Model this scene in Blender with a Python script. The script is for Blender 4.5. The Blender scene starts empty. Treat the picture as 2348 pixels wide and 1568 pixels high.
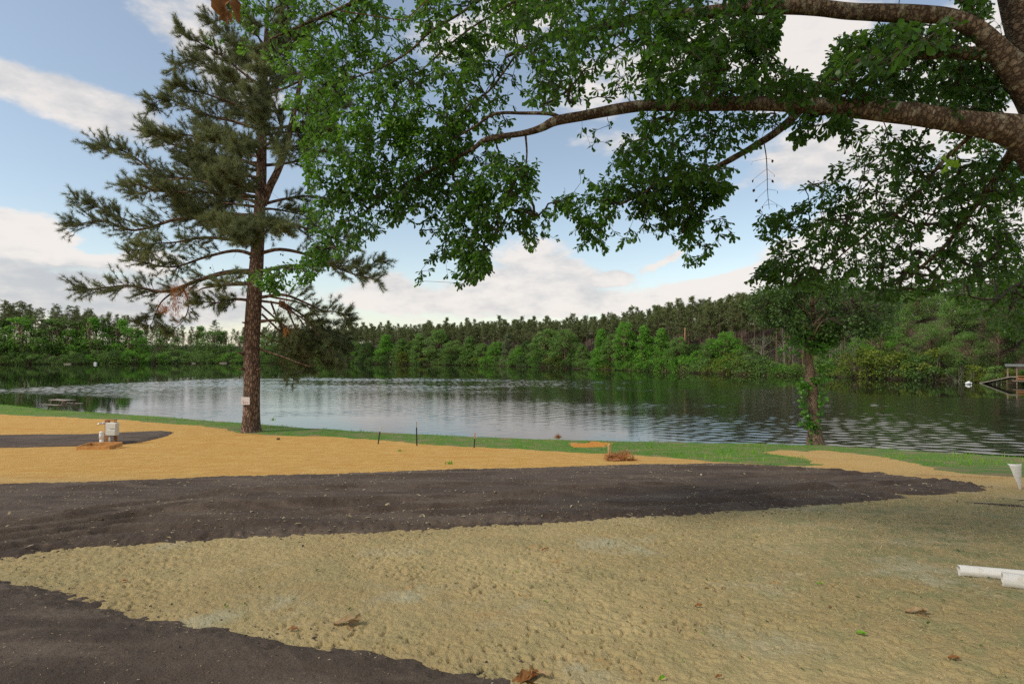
import bpy, math
import numpy as np
from mathutils import Vector, Matrix, Euler

R = np.random.default_rng(11)
SC = bpy.context.scene
COL = SC.collection
F, CX, HY, CZ = 1304.0, 1174.0, 812.0, 1.6          # focal length and horizon measured on the photo (2348 px wide)
WZ = -3.0                                            # water level

# ------------------------------------------------------------------ noise
def _hash(ix, iy, iz, s):
    n = (ix.astype(np.int64) * 374761393 + iy.astype(np.int64) * 668265263 + iz.astype(np.int64) * 1440662683 + s * 974634777) & 0xFFFFFFFF
    n = ((n ^ (n >> 13)) * 1274126177) & 0xFFFFFFFF
    n = ((n ^ (n >> 16)) * 2246822519) & 0xFFFFFFFF
    return ((n ^ (n >> 15)) & 0xFFFF) / 65535.0

def vn2(x, y, s=0):
    x = np.asarray(x, float); y = np.asarray(y, float)
    ix = np.floor(x); iy = np.floor(y); fx = x - ix; fy = y - iy
    fx = fx * fx * (3 - 2 * fx); fy = fy * fy * (3 - 2 * fy)
    z = np.zeros_like(ix)
    a = _hash(ix, iy, z, s); b = _hash(ix + 1, iy, z, s); c = _hash(ix, iy + 1, z, s); d = _hash(ix + 1, iy + 1, z, s)
    return (a * (1 - fx) + b * fx) * (1 - fy) + (c * (1 - fx) + d * fx) * fy

def fbm2(x, y, o=3, s=0):
    v = 0; a = .5; t = 0
    for k in range(o):
        c, q = math.cos(.7 * k + .4), math.sin(.7 * k + .4)
        v = v + a * vn2((x * c - y * q) * 2 ** k, (x * q + y * c) * 2 ** k, s + k * 17); t += a; a *= .5
    return v / t

def vn3(p, s=0):
    i = np.floor(p); f = p - i; f = f * f * (3 - 2 * f)
    r = 0
    for dx in (0, 1):
        for dy in (0, 1):
            for dz in (0, 1):
                w = (f[:, 0] if dx else 1 - f[:, 0]) * (f[:, 1] if dy else 1 - f[:, 1]) * (f[:, 2] if dz else 1 - f[:, 2])
                r = r + w * _hash(i[:, 0] + dx, i[:, 1] + dy, i[:, 2] + dz, s)
    return r

def sstep(a, b, x):
    t = np.clip((x - a) / (b - a), 0, 1)
    return t * t * (3 - 2 * t)

# ------------------------------------------------------------------ terrain
def spos(t, w):
    return .5 * (t + np.sqrt(t * t + w * w))

def g0(x, y):                                        # the near land without small relief
    x = np.asarray(x, float); y = np.asarray(y, float)
    return -.1 * spos(y - 2, 1.2) + .07 * spos(y - 22, 1.5) + .05 * (fbm2(x / 7 + 3, y / 7, 2, 5) - .5)

_D = np.geomspace(1.2, 400, 4000)
def hit(px, py):                                     # where the sight line of a photo pixel meets the near land
    u = (px - CX) / F; k = (py - HY) / F
    f = CZ - k * _D - g0(u * _D, _D)
    n = np.where(f < 0)[0]
    d = _D[n[0]] if len(n) else 400.
    return np.array([u * d, d, float(g0(u * d, d))])

def at(px, py, d):
    return np.array([(px - CX) / F * d, d, CZ + (HY - py) / F * d])

def hits(pts):
    return np.array([hit(a, b)[:2] for a, b in pts])

LIP = hits([(0, 927), (100, 938), (190, 944), (330, 953), (450, 962), (600, 973), (700, 981), (870, 991), (1000, 997), (1170, 1004), (1350, 1009), (1500, 1013), (1700, 1017), (1880, 1020), (2000, 1028), (2100, 1035), (2348, 1050)])
LIPX = np.concatenate([[-400, -150, -80], LIP[:, 0], [30, 60, 120, 400]])
LIPY = np.concatenate([[90, 78, 60], LIP[:, 1], [17, 15, 12, 5]])
FAR_PX = [(-900, 842), (-300, 838), (0, 835.5), (300, 834), (550, 832.5), (800, 833), (1000, 836), (1150, 839), (1350, 846), (1500, 851), (1700, 858), (1850, 862), (2000, 867), (2150, 872), (2348, 880), (2600, 892), (3000, 910)]
FARP = np.array([[(a - CX) / F * (CZ - WZ) * F / (b - HY), (CZ - WZ) * F / (b - HY)] for a, b in FAR_PX])
FARX = np.concatenate([[-1600, -700], FARP[:, 0], [100, 140, 400]])
FARY = np.concatenate([[180, 250], FARP[:, 1], [52, 40, 15]])

def far_dist(px):
    return np.interp(px, [a for a, b in FAR_PX], FARP[:, 1])

def lip_y(x):
    return np.interp(x, LIPX, LIPY) + .5 * (fbm2(x / 1.3, x * 0 + 7, 3, 3) - .5)

def far_y(x):
    return np.interp(x, FARX, FARY) + 3 * (fbm2(x / 9, x * 0 + 1, 2, 8) - .5)

def terrain(x, y):
    z = g0(x, y)
    s = y - lip_y(x)
    z = z + (-3.9 - z) * sstep(-.3, 2.2, s)
    t = y - far_y(x)
    zf = -3.9 + 1.25 * sstep(-4, 1.5, t) + 1.2 * sstep(0, 25, t) + np.interp(x, [-200, -110, -80, 40, 60, 85, 110, 140], [8., 8., 10.5, 11., 12., 11., 7., 6.]) * sstep(20, 55, t) + .4 * (fbm2(x / 12, y / 12, 2, 4) - .5)
    return np.where(t > -4, np.maximum(zf, np.where(s > 2, -3.9, z)), z)

def sand_relief(x, y, r):
    near = 1 - sstep(8, 16, r)
    a = .018 * (fbm2(x / .40, y / .40, 3, 21) - .5) * (.4 + .6 * near)
    f1 = fbm2(x / .050, y / .050, 3, 31)
    b = .018 * (f1 - .5) * near
    pit = fbm2(x / .036 + 9, y / .036, 2, 41)
    patch = sstep(.32, .62, fbm2(x / .9, y / .9, 2, 51))
    c = -.021 * sstep(.60, .78, pit) * near * (.3 + .7 * patch)
    return a + b + c

# ------------------------------------------------------------------ polygons on the ground
def inside(poly, x, y):
    c = np.zeros(x.shape, bool)
    n = len(poly)
    for i in range(n):
        x0, y0 = poly[i]; x1, y1 = poly[(i + 1) % n]
        if y0 == y1: continue
        m = ((y0 > y) != (y1 > y))
        c ^= m & (x < (x1 - x0) * (y - y0) / (y1 - y0) + x0)
    return c

def sdist(poly, x, y):
    d = np.full(x.shape, 1e9)
    n = len(poly)
    for i in range(n):
        a = poly[i]; b = poly[(i + 1) % n]
        ex, ey = b[0] - a[0], b[1] - a[1]
        L = ex * ex + ey * ey + 1e-12
        t = np.clip(((x - a[0]) * ex + (y - a[1]) * ey) / L, 0, 1)
        d = np.minimum(d, (x - a[0] - t * ex) ** 2 + (y - a[1] - t * ey) ** 2)
    d = np.sqrt(d)
    return np.where(inside(poly, x, y), d, -d)

ROAD = hits([(-900, 1128), (-400, 1120), (0, 1113), (300, 1105), (600, 1093), (950, 1083), (1200, 1075), (1450, 1068), (1650, 1066), (1800, 1072), (1900, 1078), (2050, 1092), (2200, 1108), (2300, 1122), (2290, 1128), (2200, 1135), (2100, 1142), (1970, 1155), (1750, 1172), (1450, 1188), (1350, 1193), (1050, 1212), (750, 1228), (400, 1246), (150, 1262), (0, 1283), (-300, 1330), (-900, 1420)])
FORE = np.array(list(hits([(-900, 1190), (-400, 1235), (0, 1310), (100, 1340), (200, 1373), (300, 1402), (550, 1447), (830, 1484), (1000, 1516), (1140, 1546), (1260, 1580), (1450, 1660), (1600, 1820)])) + [np.array([.3, 1.2]), np.array([.2, -12.]), np.array([-14., -12.]), np.array([-16, 6.])])
SIDE = hits([(-500, 1003), (0, 998), (200, 996.5), (300, 992), (380, 989), (402, 991), (390, 1000), (340, 1012), (270, 1021), (150, 1024.5), (0, 1027), (-500, 1032)])
LAWN_LOW = hits([(-700, 946), (-300, 949), (0, 951), (150, 956), (330, 966), (450, 976), (560, 992), (640, 998), (760, 1001), (870, 1011), (960, 1019), (1090, 1025), (1200, 1030), (1350, 1039), (1500, 1048), (1650, 1061), (1760, 1066), (1850, 1070), (1900, 1066), (1860, 1058), (1850, 1052), (1800, 1044), (1765, 1037), (1800, 1033), (1850, 1035), (1870, 1030), (1960, 1041), (2080, 1057), (2180, 1078), (2260, 1088), (2348, 1094), (2700, 1125)])
LAWN = np.array(list(LAWN_LOW) + [np.array([40., 30.]), np.array([-10., 60.]), np.array([-150., 110.]), np.array([-150., 60.])])

def road_h(x, y, kind):
    P = {'main': ROAD, 'fore': FORE, 'side': SIDE}[kind]
    d = sdist(P, x, y)
    e = .13 * (fbm2(x / .30, y / .30, 3, 61) - .5) + .20 * (fbm2(x / .075, y / .075, 2, 63) - .5) * np.clip(np.hypot(x, y) / 7, .25, 1) + .30 * (fbm2(x / 1.6, y / 1.6, 2, 62) - .5)
    h = -.05 + .13 * sstep(-.16, .46, d + e) + .02 * sstep(.4, 2, d)
    return h, d

def road_relief(x, y, kind):
    h, d = road_h(x, y, kind)
    if kind == 'main':                               # tyre ruts that follow the road
        v = d + .25 * (fbm2(x / 2.5, y / 2.5, 2, 71) - .5)
        far = np.interp(x, ROAD[:14, 0], ROAD[:14, 1]) - y + .35 * (fbm2(x / 2.2, y / 2.2, 2, 72) - .5)
        for c, a, w in ((1.35, -.022, .14), (1.75, .018, .12), (3.1, -.016, .16), (3.45, .020, .13), (4.6, -.024, .15), (5.0, .02, .13), (.6, -.012, .1)):
            h = h + a * np.exp(-((far - c) / w) ** 2) * sstep(.25, .55, fbm2(x / 1.9, y * 0 + c, 2, 73)) * 3.6
        lo = y - np.interp(x, ROAD[14:, 0][::-1], ROAD[14:, 1][::-1]) + .22 * (fbm2(x / 1.7, y / 1.7, 2, 74) - .5) + .05 * (fbm2(x / .12, y / .12, 2, 75) - .5)
        for c, a, w in ((.50, -.030, .07), (.66, .034, .08), (.98, -.028, .06), (1.12, .034, .07), (1.55, -.03, .07), (1.70, .03, .08), (2.3, -.026, .07), (2.44, .028, .07), (3.2, -.02, .07), (3.34, .024, .07)):
            h = h + a * 1.5 * np.exp(-((lo - c) / w) ** 2) * sstep(.35, .6, fbm2(x / 2.3, y * 0 + c * 1.7, 3, 76))
    r = np.hypot(x, y)
    near = 1 - sstep(9, 18, r)
    h = h + (.012 * (fbm2(x / .05, y / .05, 3, 81) - .5) + .03 * (fbm2(x / .17, y / .17, 2, 82) - .5) * sstep(.35, .6, fbm2(x / 1.2, y / .5, 2, 83))) * (.45 + .55 * near)
    return h

# ------------------------------------------------------------------ mesh building
def mkmesh(name, V, Fs, smooth=True, attrs=None):
    me = bpy.data.meshes.new(name)
    V = np.asarray(V, np.float32)
    if isinstance(Fs, np.ndarray): Fs = [Fs]
    Fs = [np.asarray(f, np.int32) for f in Fs if len(f)]
    loops = np.concatenate([f.ravel() for f in Fs]).astype(np.int32)
    tot = np.concatenate([np.full(len(f), f.shape[1], np.int32) for f in Fs])
    start = np.concatenate([[0], np.cumsum(tot)[:-1]]).astype(np.int32)
    me.vertices.add(len(V)); me.vertices.foreach_set('co', V.ravel())
    me.loops.add(len(loops)); me.loops.foreach_set('vertex_index', loops)
    me.polygons.add(len(tot)); me.polygons.foreach_set('loop_start', start)
    me.update(calc_edges=True)
    me.polygons.foreach_set('use_smooth', np.full(len(tot), bool(smooth)))
    for k, a in (attrs or {}).items():
        a = np.asarray(a, np.float32)
        if a.ndim == 2:
            at_ = me.attributes.new(k, 'FLOAT_VECTOR', 'POINT'); at_.data.foreach_set('vector', a.ravel())
        else:
            at_ = me.attributes.new(k, 'FLOAT', 'POINT'); at_.data.foreach_set('value', a)
    me.validate()
    return me

def link(name, data, mat=None, parent=None, loc=None):
    o = bpy.data.objects.new(name, data); COL.objects.link(o)
    if mat is not None and data is not None: data.materials.clear(); data.materials.append(mat)
    if parent is not None: o.parent = parent
    if loc is not None: o.location = loc
    return o

def tag(o, label=None, cat=None, group=None, kind=None):
    if label: o['label'] = label
    if cat: o['category'] = cat
    if group: o['group'] = group
    if kind: o['kind'] = kind
    return o

def empty(name, loc, label, cat, group=None, rz=0):
    o = bpy.data.objects.new(name, None); COL.objects.link(o)
    o.location = [float(v) for v in loc]; o.rotation_euler = (0, 0, rz); o.empty_display_size = .3
    return tag(o, label, cat, group)

def nrm(v):
    v = np.asarray(v, float)
    return v / (np.linalg.norm(v, axis=-1, keepdims=True) + 1e-12)

class G:
    """collects shapes that become one mesh"""
    def __init__(s): s.V = []; s.F = {}; s.n = 0; s.v = []; s.tc = []
    def add(s, V, Fs, val=.5, tc=None):
        V = np.asarray(V, float)
        if isinstance(Fs, np.ndarray): Fs = [Fs]
        for f in Fs:
            f = np.asarray(f, np.int64)
            if len(f): s.F.setdefault(f.shape[1], []).append(f + s.n)
        s.V.append(V); s.n += len(V)
        s.v.append(np.full(len(V), val) if np.isscalar(val) else np.asarray(val, float))
        s.tc.append(V if tc is None else tc)
    def box(s, c, size, rot=(0, 0, 0), bev=.0, val=.5):
        x, y, z = np.array(size) / 2.
        b = min(bev, x * .9, y * .9, z * .9)
        if b <= 0:
            V = np.array([[i, j, k] for i in (-x, x) for j in (-y, y) for k in (-z, z)])
            Fq = np.array([[0, 1, 3, 2], [4, 6, 7, 5], [0, 4, 5, 1], [2, 3, 7, 6], [0, 2, 6, 4], [1, 5, 7, 3]])
            Fs = [Fq]
        else:
            import bmesh
            bm = bmesh.new(); bmesh.ops.create_cube(bm, size=1)
            for q in bm.verts: q.co = Vector((q.co.x * 2 * x, q.co.y * 2 * y, q.co.z * 2 * z))
            bmesh.ops.bevel(bm, geom=bm.edges[:], offset=b, segments=2, affect='EDGES', profile=.5)
            bm.verts.index_update()
            V = np.array([q.co[:] for q in bm.verts]); Fs = {}
            for f in bm.faces: Fs.setdefault(len(f.verts), []).append([q.index for q in f.verts])
            Fs = [np.array(f) for f in Fs.values()]; bm.free()
        M = np.array(Euler(rot).to_matrix())
        s.add(V @ M.T + np.array(c), Fs, val)
    def tube(s, P, r, n=8, cap=True, val=.5, lump=0., seed=0, inner=None):
        P = np.asarray(P, float); m = len(P)
        r = np.full(m, r) if np.isscalar(r) else np.asarray(r, float)
        T = nrm(np.gradient(P, axis=0))
        a = np.array([0, 0, 1.]) if abs(T[0][2]) < .9 else np.array([1., 0, 0])
        N = np.cross(T[0], a); N /= np.linalg.norm(N)
        th = np.arange(n) / n * 2 * math.pi
        ln = np.concatenate([[0], np.cumsum(np.linalg.norm(np.diff(P, axis=0), axis=1))])
        V = []; tc = []
        for i in range(m):
            N = N - T[i] * N.dot(T[i]); N /= np.linalg.norm(N) + 1e-9
            B = np.cross(T[i], N)
            rr = np.full(n, r[i])
            if lump:
                q = np.stack([np.cos(th) * 1.6, np.sin(th) * 1.6, np.full(n, ln[i] / (r[0] * 1.8 + .02))], 1)
                rr = rr * (1 + lump * (vn3(q + seed * 3.1, 5) - .5) * 2)
            V.append(P[i] + rr[:, None] * (np.cos(th)[:, None] * N + np.sin(th)[:, None] * B))
            tc.append(np.stack([np.cos(th) * r[i], np.sin(th) * r[i], np.full(n, ln[i])], 1))
        V = np.concatenate(V); tc = np.concatenate(tc)
        i = np.arange(m - 1)[:, None] * n; j = np.arange(n)[None, :]; k = (j + 1) % n
        Fq = np.stack([i + j, i + k, i + n + k, i + n + j], -1).reshape(-1, 4)
        Fs = [Fq]
        if cap:
            Fs.append(np.arange(n)[::-1][None, :]); Fs.append((np.arange(n) + (m - 1) * n)[None, :])
        s.add(V, Fs, val, tc)
    def sticks(s, A, B, ra, rb, val=.3):
        A = np.asarray(A, float); B = np.asarray(B, float); N = len(A)
        if N == 0: return
        T = nrm(B - A)
        a = np.where(np.abs(T[:, 2:3]) < .9, np.array([[0, 0, 1.]]), np.array([[1., 0, 0]]))
        U = nrm(np.cross(T, a)); W = np.cross(T, U)
        ra = np.broadcast_to(np.asarray(ra, float), (N,)); rb = np.broadcast_to(np.asarray(rb, float), (N,))
        V = np.zeros((N, 6, 3))
        for k in range(3):
            c, q = math.cos(k * 2.0944), math.sin(k * 2.0944)
            d = U * c + W * q
            V[:, k] = A + d * ra[:, None]; V[:, 3 + k] = B + d * rb[:, None]
        o = np.arange(N)[:, None] * 6
        Fq = np.concatenate([o + np.array([[k, (k + 1) % 3, 3 + (k + 1) % 3, 3 + k]]) for k in range(3)])
        s.add(V.reshape(-1, 3), Fq, np.repeat(np.broadcast_to(np.asarray(val, float), (N,)), 6))
    def leaves(s, B, D, N, L, W, val, shape='spoon', curl=.15):
        B = np.asarray(B, float); n = len(B)
        if n == 0: return
        D = nrm(D); S = nrm(np.cross(D, N)); U = np.cross(S, D)
        L = np.broadcast_to(np.asarray(L, float), (n,)); W = np.broadcast_to(np.asarray(W, float), (n,))
        if shape == 'spoon':
            T = [(0, 0), (.45, -.25), (.45, .25), (.82, -.5), (.82, .5), (1, 0)]
        elif shape == 'oval':
            T = [(0, 0), (.3, -.42), (.3, .42), (.68, -.40), (.68, .40), (1, 0)]
        else:
            T = [(0, 0), (.35, -.5), (.35, .5), (.7, -.4), (.7, .4), (1, 0)]
        V = np.zeros((n, 6, 3))
        for k, (a, b) in enumerate(T):
            V[:, k] = B + D * (L * a)[:, None] + S * (W * b)[:, None] - U * (L * curl * a * a)[:, None] + U * (np.abs(b) * W * .35)[:, None]
        o = np.arange(n)[:, None] * 6
        s.add(V.reshape(-1, 3), [np.concatenate([o + np.array([[0, 1, 2]]), o + np.array([[3, 5, 4]])]), o + np.array([[1, 3, 4, 2]])],
              np.repeat(np.broadcast_to(np.asarray(val, float), (n,)), 6))
    def tris(s, A, D, S, val):                        # thin needles: base A, tip A+D, half width S
        n = len(A)
        V = np.stack([A - S, A + S, A + D], 1).reshape(-1, 3)
        s.add(V, np.arange(n * 3).reshape(-1, 3), np.repeat(np.broadcast_to(np.asarray(val, float), (n,)), 3))
    def mesh(s, name, smooth=True):
        Fs = [np.concatenate(f) for f in s.F.values()]
        return mkmesh(name, np.concatenate(s.V), Fs, smooth, {'v': np.concatenate(s.v), 'tc': np.concatenate(s.tc)})
    def build(s, name, mat, parent=None, smooth=True, loc=None):
        return link(name, s.mesh(name, smooth), mat, parent, loc)

def rdir(n):
    v = R.normal(size=(n, 3)); return nrm(v)

def spline(P, n):
    P = np.asarray(P, float); m = len(P)
    if m < 3: 
        t = np.linspace(0, 1, n)[:, None]; return P[0] * (1 - t) + P[-1] * t
    Q = np.concatenate([[2 * P[0] - P[1]], P, [2 * P[-1] - P[-2]]])
    L = np.concatenate([[0], np.cumsum(np.linalg.norm(np.diff(P, axis=0), axis=1))])
    out = []
    for t in np.linspace(0, L[-1] * (1 - 1e-9), n):
        i = min(np.searchsorted(L, t, side='right') - 1, m - 2)
        u = (t - L[i]) / (L[i + 1] - L[i] + 1e-12)
        a, b, c, d = Q[i], Q[i + 1], Q[i + 2], Q[i + 3]
        out.append(.5 * (2 * b + (c - a) * u + (2 * a - 5 * b + 4 * c - d) * u * u + (3 * b - a - 3 * c + d) * u ** 3))
    return np.array(out)

# ------------------------------------------------------------------ materials
class NT:
    def __init__(s, tree): s.t = tree; s.n = tree.nodes; s.l = tree.links
    def new(s, typ, **kw):
        x = s.n.new(typ)
        for k, v in kw.items(): setattr(x, k, v)
        return x
    def put(s, sock, val):
        if val is None: return
        if hasattr(val, 'is_linked') or isinstance(val, bpy.types.NodeSocket): s.l.new(val, sock)
        else:
            if isinstance(val, (tuple, list)) and len(val) == 3 and sock.type == 'RGBA': val = (*val, 1)
            sock.default_value = val
    def math(s, op, a, b=None, c=None, clamp=False):
        x = s.new('ShaderNodeMath', operation=op, use_clamp=clamp); s.put(x.inputs[0], a); s.put(x.inputs[1], b)
        if c is not None: s.put(x.inputs[2], c)
        return x.outputs[0]
    def vmath(s, op, a, b=None):
        x = s.new('ShaderNodeVectorMath', operation=op); s.put(x.inputs[0], a)
        if b is not None:
            s.put(x.inputs[3] if op == 'SCALE' else x.inputs[1], b)
        return x.outputs['Value'] if op in ('LENGTH', 'DOT_PRODUCT') else x.outputs[0]
    def noise(s, vec, scale, detail=3, rough=.5, out='Fac'):
        x = s.new('ShaderNodeTexNoise'); s.put(x.inputs['Vector'], vec); x.inputs['Scale'].default_value = scale
        x.inputs['Detail'].default_value = detail; x.inputs['Roughness'].default_value = rough
        return x.outputs[out]
    def vor(s, vec, scale, feature='F1', out='Distance', rnd=1):
        x = s.new('ShaderNodeTexVoronoi', feature=feature); s.put(x.inputs['Vector'], vec); x.inputs['Scale'].default_value = scale
        x.inputs['Randomness'].default_value = rnd
        return x.outputs[out]
    def rng(s, v, a, b, c=0., d=1., smooth=True):
        x = s.new('ShaderNodeMapRange', interpolation_type='SMOOTHSTEP' if smooth else 'LINEAR'); x.clamp = True
        for i, q in enumerate((v, a, b, c, d)): s.put(x.inputs[i], q)
        return x.outputs[0]
    def mix(s, f, a, b, mode='MIX'):
        x = s.new('ShaderNodeMix', data_type='RGBA', blend_type=mode)
        s.put(x.inputs[0], f); s.put(x.inputs[6], a); s.put(x.inputs[7], b)
        return x.outputs[2]
    def attr(s, name, out='Fac'):
        x = s.new('ShaderNodeAttribute', attribute_name=name); return x.outputs[out]
    def pos(s): return s.new('ShaderNodeNewGeometry').outputs['Position']
    def objc(s): return s.new('ShaderNodeTexCoord').outputs['Object']
    def mapv(s, v, scale):
        x = s.new('ShaderNodeMapping'); s.put(x.inputs[0], v); x.inputs['Scale'].default_value = scale; return x.outputs[0]
    def bump(s, h, dist=.01, strength=1., normal=None):
        x = s.new('ShaderNodeBump'); s.put(x.inputs['Height'], h); s.put(x.inputs['Strength'], strength); x.inputs['Distance'].default_value = dist
        if normal is not None: s.l.new(normal, x.inputs['Normal'])
        return x.outputs[0]

def mat(name):
    m = bpy.data.materials.new(name); m.use_nodes = True
    t = NT(m.node_tree); b = t.n['Principled BSDF']
    return m, t, b

def simple(name, col, rough=.6, var=.25, scale=30, metal=0., bump=0., bscale=80, dark=None):
    m, t, b = mat(name)
    c = t.objc()
    n = t.noise(c, scale, 4, .6)
    dk = dark or tuple(v * (1 - var) for v in col)
    t.put(b.inputs['Base Color'], t.mix(t.rng(n, .35, .65), dk, col))
    b.inputs['Roughness'].default_value = rough; b.inputs['Metallic'].default_value = metal
    if bump: t.put(b.inputs['Normal'], t.bump(t.noise(c, bscale, 4), bump))
    return m

def leafmat(name, dark, mid, light, trans=.35, rough=.4, spec=.5):
    m, t, b = mat(name)
    v = t.attr('v')
    col = t.mix(t.rng(v, 0, .55), dark, mid); col = t.mix(t.rng(v, .5, 1), col, light)
    t.put(b.inputs['Base Color'], col)
    b.inputs['Roughness'].default_value = rough; b.inputs['Specular IOR Level'].default_value = spec
    tr = t.new('ShaderNodeBsdfTranslucent'); t.put(tr.inputs[0], t.mix(.5, col, (*[c * 1.6 for c in light],), 'MIX'))
    mx = t.new('ShaderNodeMixShader'); mx.inputs[0].default_value = trans
    t.l.new(b.outputs[0], mx.inputs[1]); t.l.new(tr.outputs[0], mx.inputs[2])
    t.l.new(mx.outputs[0], t.n['Material Output'].inputs[0])
    return m

def barkmat(name, a, b_, c, su=9., sw=3., bump=.02, lich=None):
    m, t, b = mat(name)
    tc = t.attr('tc', 'Vector')
    v = t.mapv(tc, (su, su, sw))
    n1 = t.noise(v, 1., 5, .65); n2 = t.vor(t.vmath('ADD', v, t.noise(v, 2, 3, .6, 'Color')), 1.3, 'DISTANCE_TO_EDGE')
    col = t.mix(t.rng(n1, .3, .7), a, b_)
    col = t.mix(t.rng(n2, .0, .16), c, col)
    if lich: col = t.mix(t.rng(t.noise(t.mapv(tc, (6, 6, 11)), 1, 4, .6), .52, .68), col, lich)
    t.put(b.inputs['Base Color'], col); b.inputs['Roughness'].default_value = .9
    b.inputs['Specular IOR Level'].default_value = .2
    h = t.math('ADD', t.rng(n2, 0, .22), t.math('MULTIPLY', n1, .6))
    t.put(b.inputs['Normal'], t.bump(h, bump))
    return m

M = {}
# sand: pale sand in front, orange clay sand further back (attribute clay)
m, t, b = mat('sand')
p = t.pos()
big = t.noise(p, .35, 4, .6); mid_ = t.noise(p, 2.2, 4, .6); fine = t.noise(p, 45, 4, .7)
near_c = t.mix(t.rng(big, .35, .65), (.40, .305, .145), (.52, .405, .20))
near_c = t.mix(t.rng(mid_, .45, .75), near_c, (.37, .31, .15))
near_c = t.mix(t.rng(t.noise(p, .9, 5, .65), .52, .72), near_c, (.46, .42, .27))
near_c = t.mix(t.rng(t.noise(p, 1.7, 5, .7), .60, .74), near_c, (.46, .29, .12))
near_c = t.mix(t.math('MULTIPLY', t.attr('olive'), t.rng(t.noise(p, 4.5, 4, .65), .4, .7)), near_c, (.27, .27, .125))
clay_c = t.mix(t.rng(mid_, .35, .7), (.54, .31, .085), (.62, .385, .125))
clay_c = t.mix(t.rng(t.noise(t.mapv(p, (.25, 1.4, 1)), 1.5, 4, .6), .5, .75), clay_c, (.54, .265, .065))
col = t.mix(t.attr('clay'), near_c, clay_c); col = t.mix(t.rng(t.attr('clay'), 1.05, 1.5), col, (.58, .25, .05))
col = t.mix(t.rng(fine, .56, .80), col, t.mix(.5, col, (.12, .075, .03)))
spk = t.vor(p, 7.5); col = t.mix(t.math('MULTIPLY', t.rng(spk, .05, .02), t.rng(t.vor(p, 7.5, out='Color'), .6, .7)), col, (.10, .06, .03))
t.put(b.inputs['Base Color'], col); b.inputs['Roughness'].default_value = .95; b.inputs['Specular IOR Level'].default_value = .1
h = t.math('ADD', t.noise(p, 28, 5, .7), t.math('MULTIPLY', t.noise(p, 9, 4, .6), 1.2))
t.put(b.inputs['Normal'], t.bump(h, .03, .9))
M['sand'] = m
# far bank soil and lake bed
# road: dark brown-black millings with pale crumbs
m, t, b = mat('asphalt_millings')
p = t.pos()
n1 = t.noise(p, .8, 4, .6); n2 = t.noise(p, 60, 3, .7); 
col = t.mix(t.rng(n1, .35, .68), (.077, .053, .038), (.124, .090, .065))
col = t.mix(t.rng(t.noise(t.mapv(p, (.35, 1.6, 1)), 1.6, 5, .65), .46, .66), col, (.152, .113, .081))
col = t.mix(t.rng(n2, .5, .8), col, (.033, .024, .02))
sp = t.math('MULTIPLY', t.rng(t.vor(p, 55), .26, .16), t.rng(t.vor(p, 55, out='Color'), .72, .76))
col = t.mix(t.math('MULTIPLY', sp, t.rng(t.noise(p, 1.3, 3), .42, .7)), col, (.36, .27, .16))
t.put(b.inputs['Base Color'], col); b.inputs['Roughness'].default_value = .85; b.inputs['Specular IOR Level'].default_value = .25
t.put(b.inputs['Normal'], t.bump(t.math('ADD', t.noise(p, 75, 4, .7), t.noise(p, 18, 4, .6)), .02, .9))
M['road'] = m
m, t, b = mat('lawn_soil')
p = t.pos()
col = t.mix(t.rng(t.noise(p, 1.6, 4, .6), .42, .66), (.085, .18, .016), (.22, .175, .075))
t.put(b.inputs['Base Color'], col); b.inputs['Roughness'].default_value = .95
t.put(b.inputs['Normal'], t.bump(t.noise(p, 30, 4, .7), .03))
M['lawn'] = m
# water
m, t, b = mat('lake_water')
p = t.pos()
wind = t.attr('wind')
w1 = t.noise(t.mapv(p, (1.0, 2.1, 1)), 2.0, 3, .6); w2 = t.noise(t.mapv(p, (.7, 1.5, 1)), .62, 2, .5)
hgt = t.math('ADD', t.math('MULTIPLY', w1, .030), t.math('MULTIPLY', w2, .055))
b.inputs['Base Color'].default_value = (.012, .015, .009, 1); b.inputs['IOR'].default_value = 1.33
t.put(b.inputs['Roughness'], t.rng(wind, 0, 1, .02, .07))
bp = t.bump(hgt, 1.0, t.rng(wind, 0, 1, .03, .16)); t.put(b.inputs['Normal'], bp)
M['water'] = m

M['oak_leaf'] = leafmat('oak_leaf', (.026, .070, .008), (.062, .155, .014), (.16, .33, .028), .40, .40, .4)
M['bright_leaf'] = leafmat('bright_leaf', (.05, .14, .014), (.08, .21, .02), (.13, .30, .03), .45)
M['yellow_leaf'] = leafmat('yellow_leaf', (.16, .30, .02), (.20, .36, .025), (.25, .42, .03), .5)
M['needle'] = leafmat('pine_needle', (.085, .105, .042), (.155, .185, .070), (.25, .28, .115), .25, .5, .4)
M['brown_needle'] = leafmat('dead_needle', (.24, .095, .032), (.42, .17, .055), (.52, .26, .09), .2, .7, .2)
M['dead_leaf'] = leafmat('dead_leaf', (.14, .055, .018), (.25, .105, .03), (.36, .18, .06), .15, .6, .3)
M['pale_leaf'] = leafmat('pale_leaf', (.22, .14, .065), (.34, .235, .12), (.46, .34, .20), .15, .7, .2)
M['far_leaf'] = leafmat('shore_tree_leaf', (.075, .145, .034), (.145, .265, .055), (.24, .38, .08), .3, .6, .3)
M['far_bright'] = leafmat('bright_tree_leaf', (.075, .20, .022), (.14, .34, .035), (.23, .44, .06), .38, .6, .3)
M['far_dark'] = leafmat('dark_tree_leaf', (.036, .075, .014), (.072, .14, .025), (.13, .23, .04), .3, .45, .4)
M['far_grey'] = leafmat('grey_tree_leaf', (.09, .115, .06), (.17, .20, .10), (.27, .30, .17), .25, .7, .2)
M['far_olive'] = leafmat('olive_bush_leaf', (.08, .115, .016), (.15, .20, .024), (.25, .30, .04), .3, .6, .3)
M['far_needle'] = leafmat('forest_needle', (.070, .098, .036), (.135, .172, .062), (.215, .245, .092), .2, .7, .2)
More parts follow.
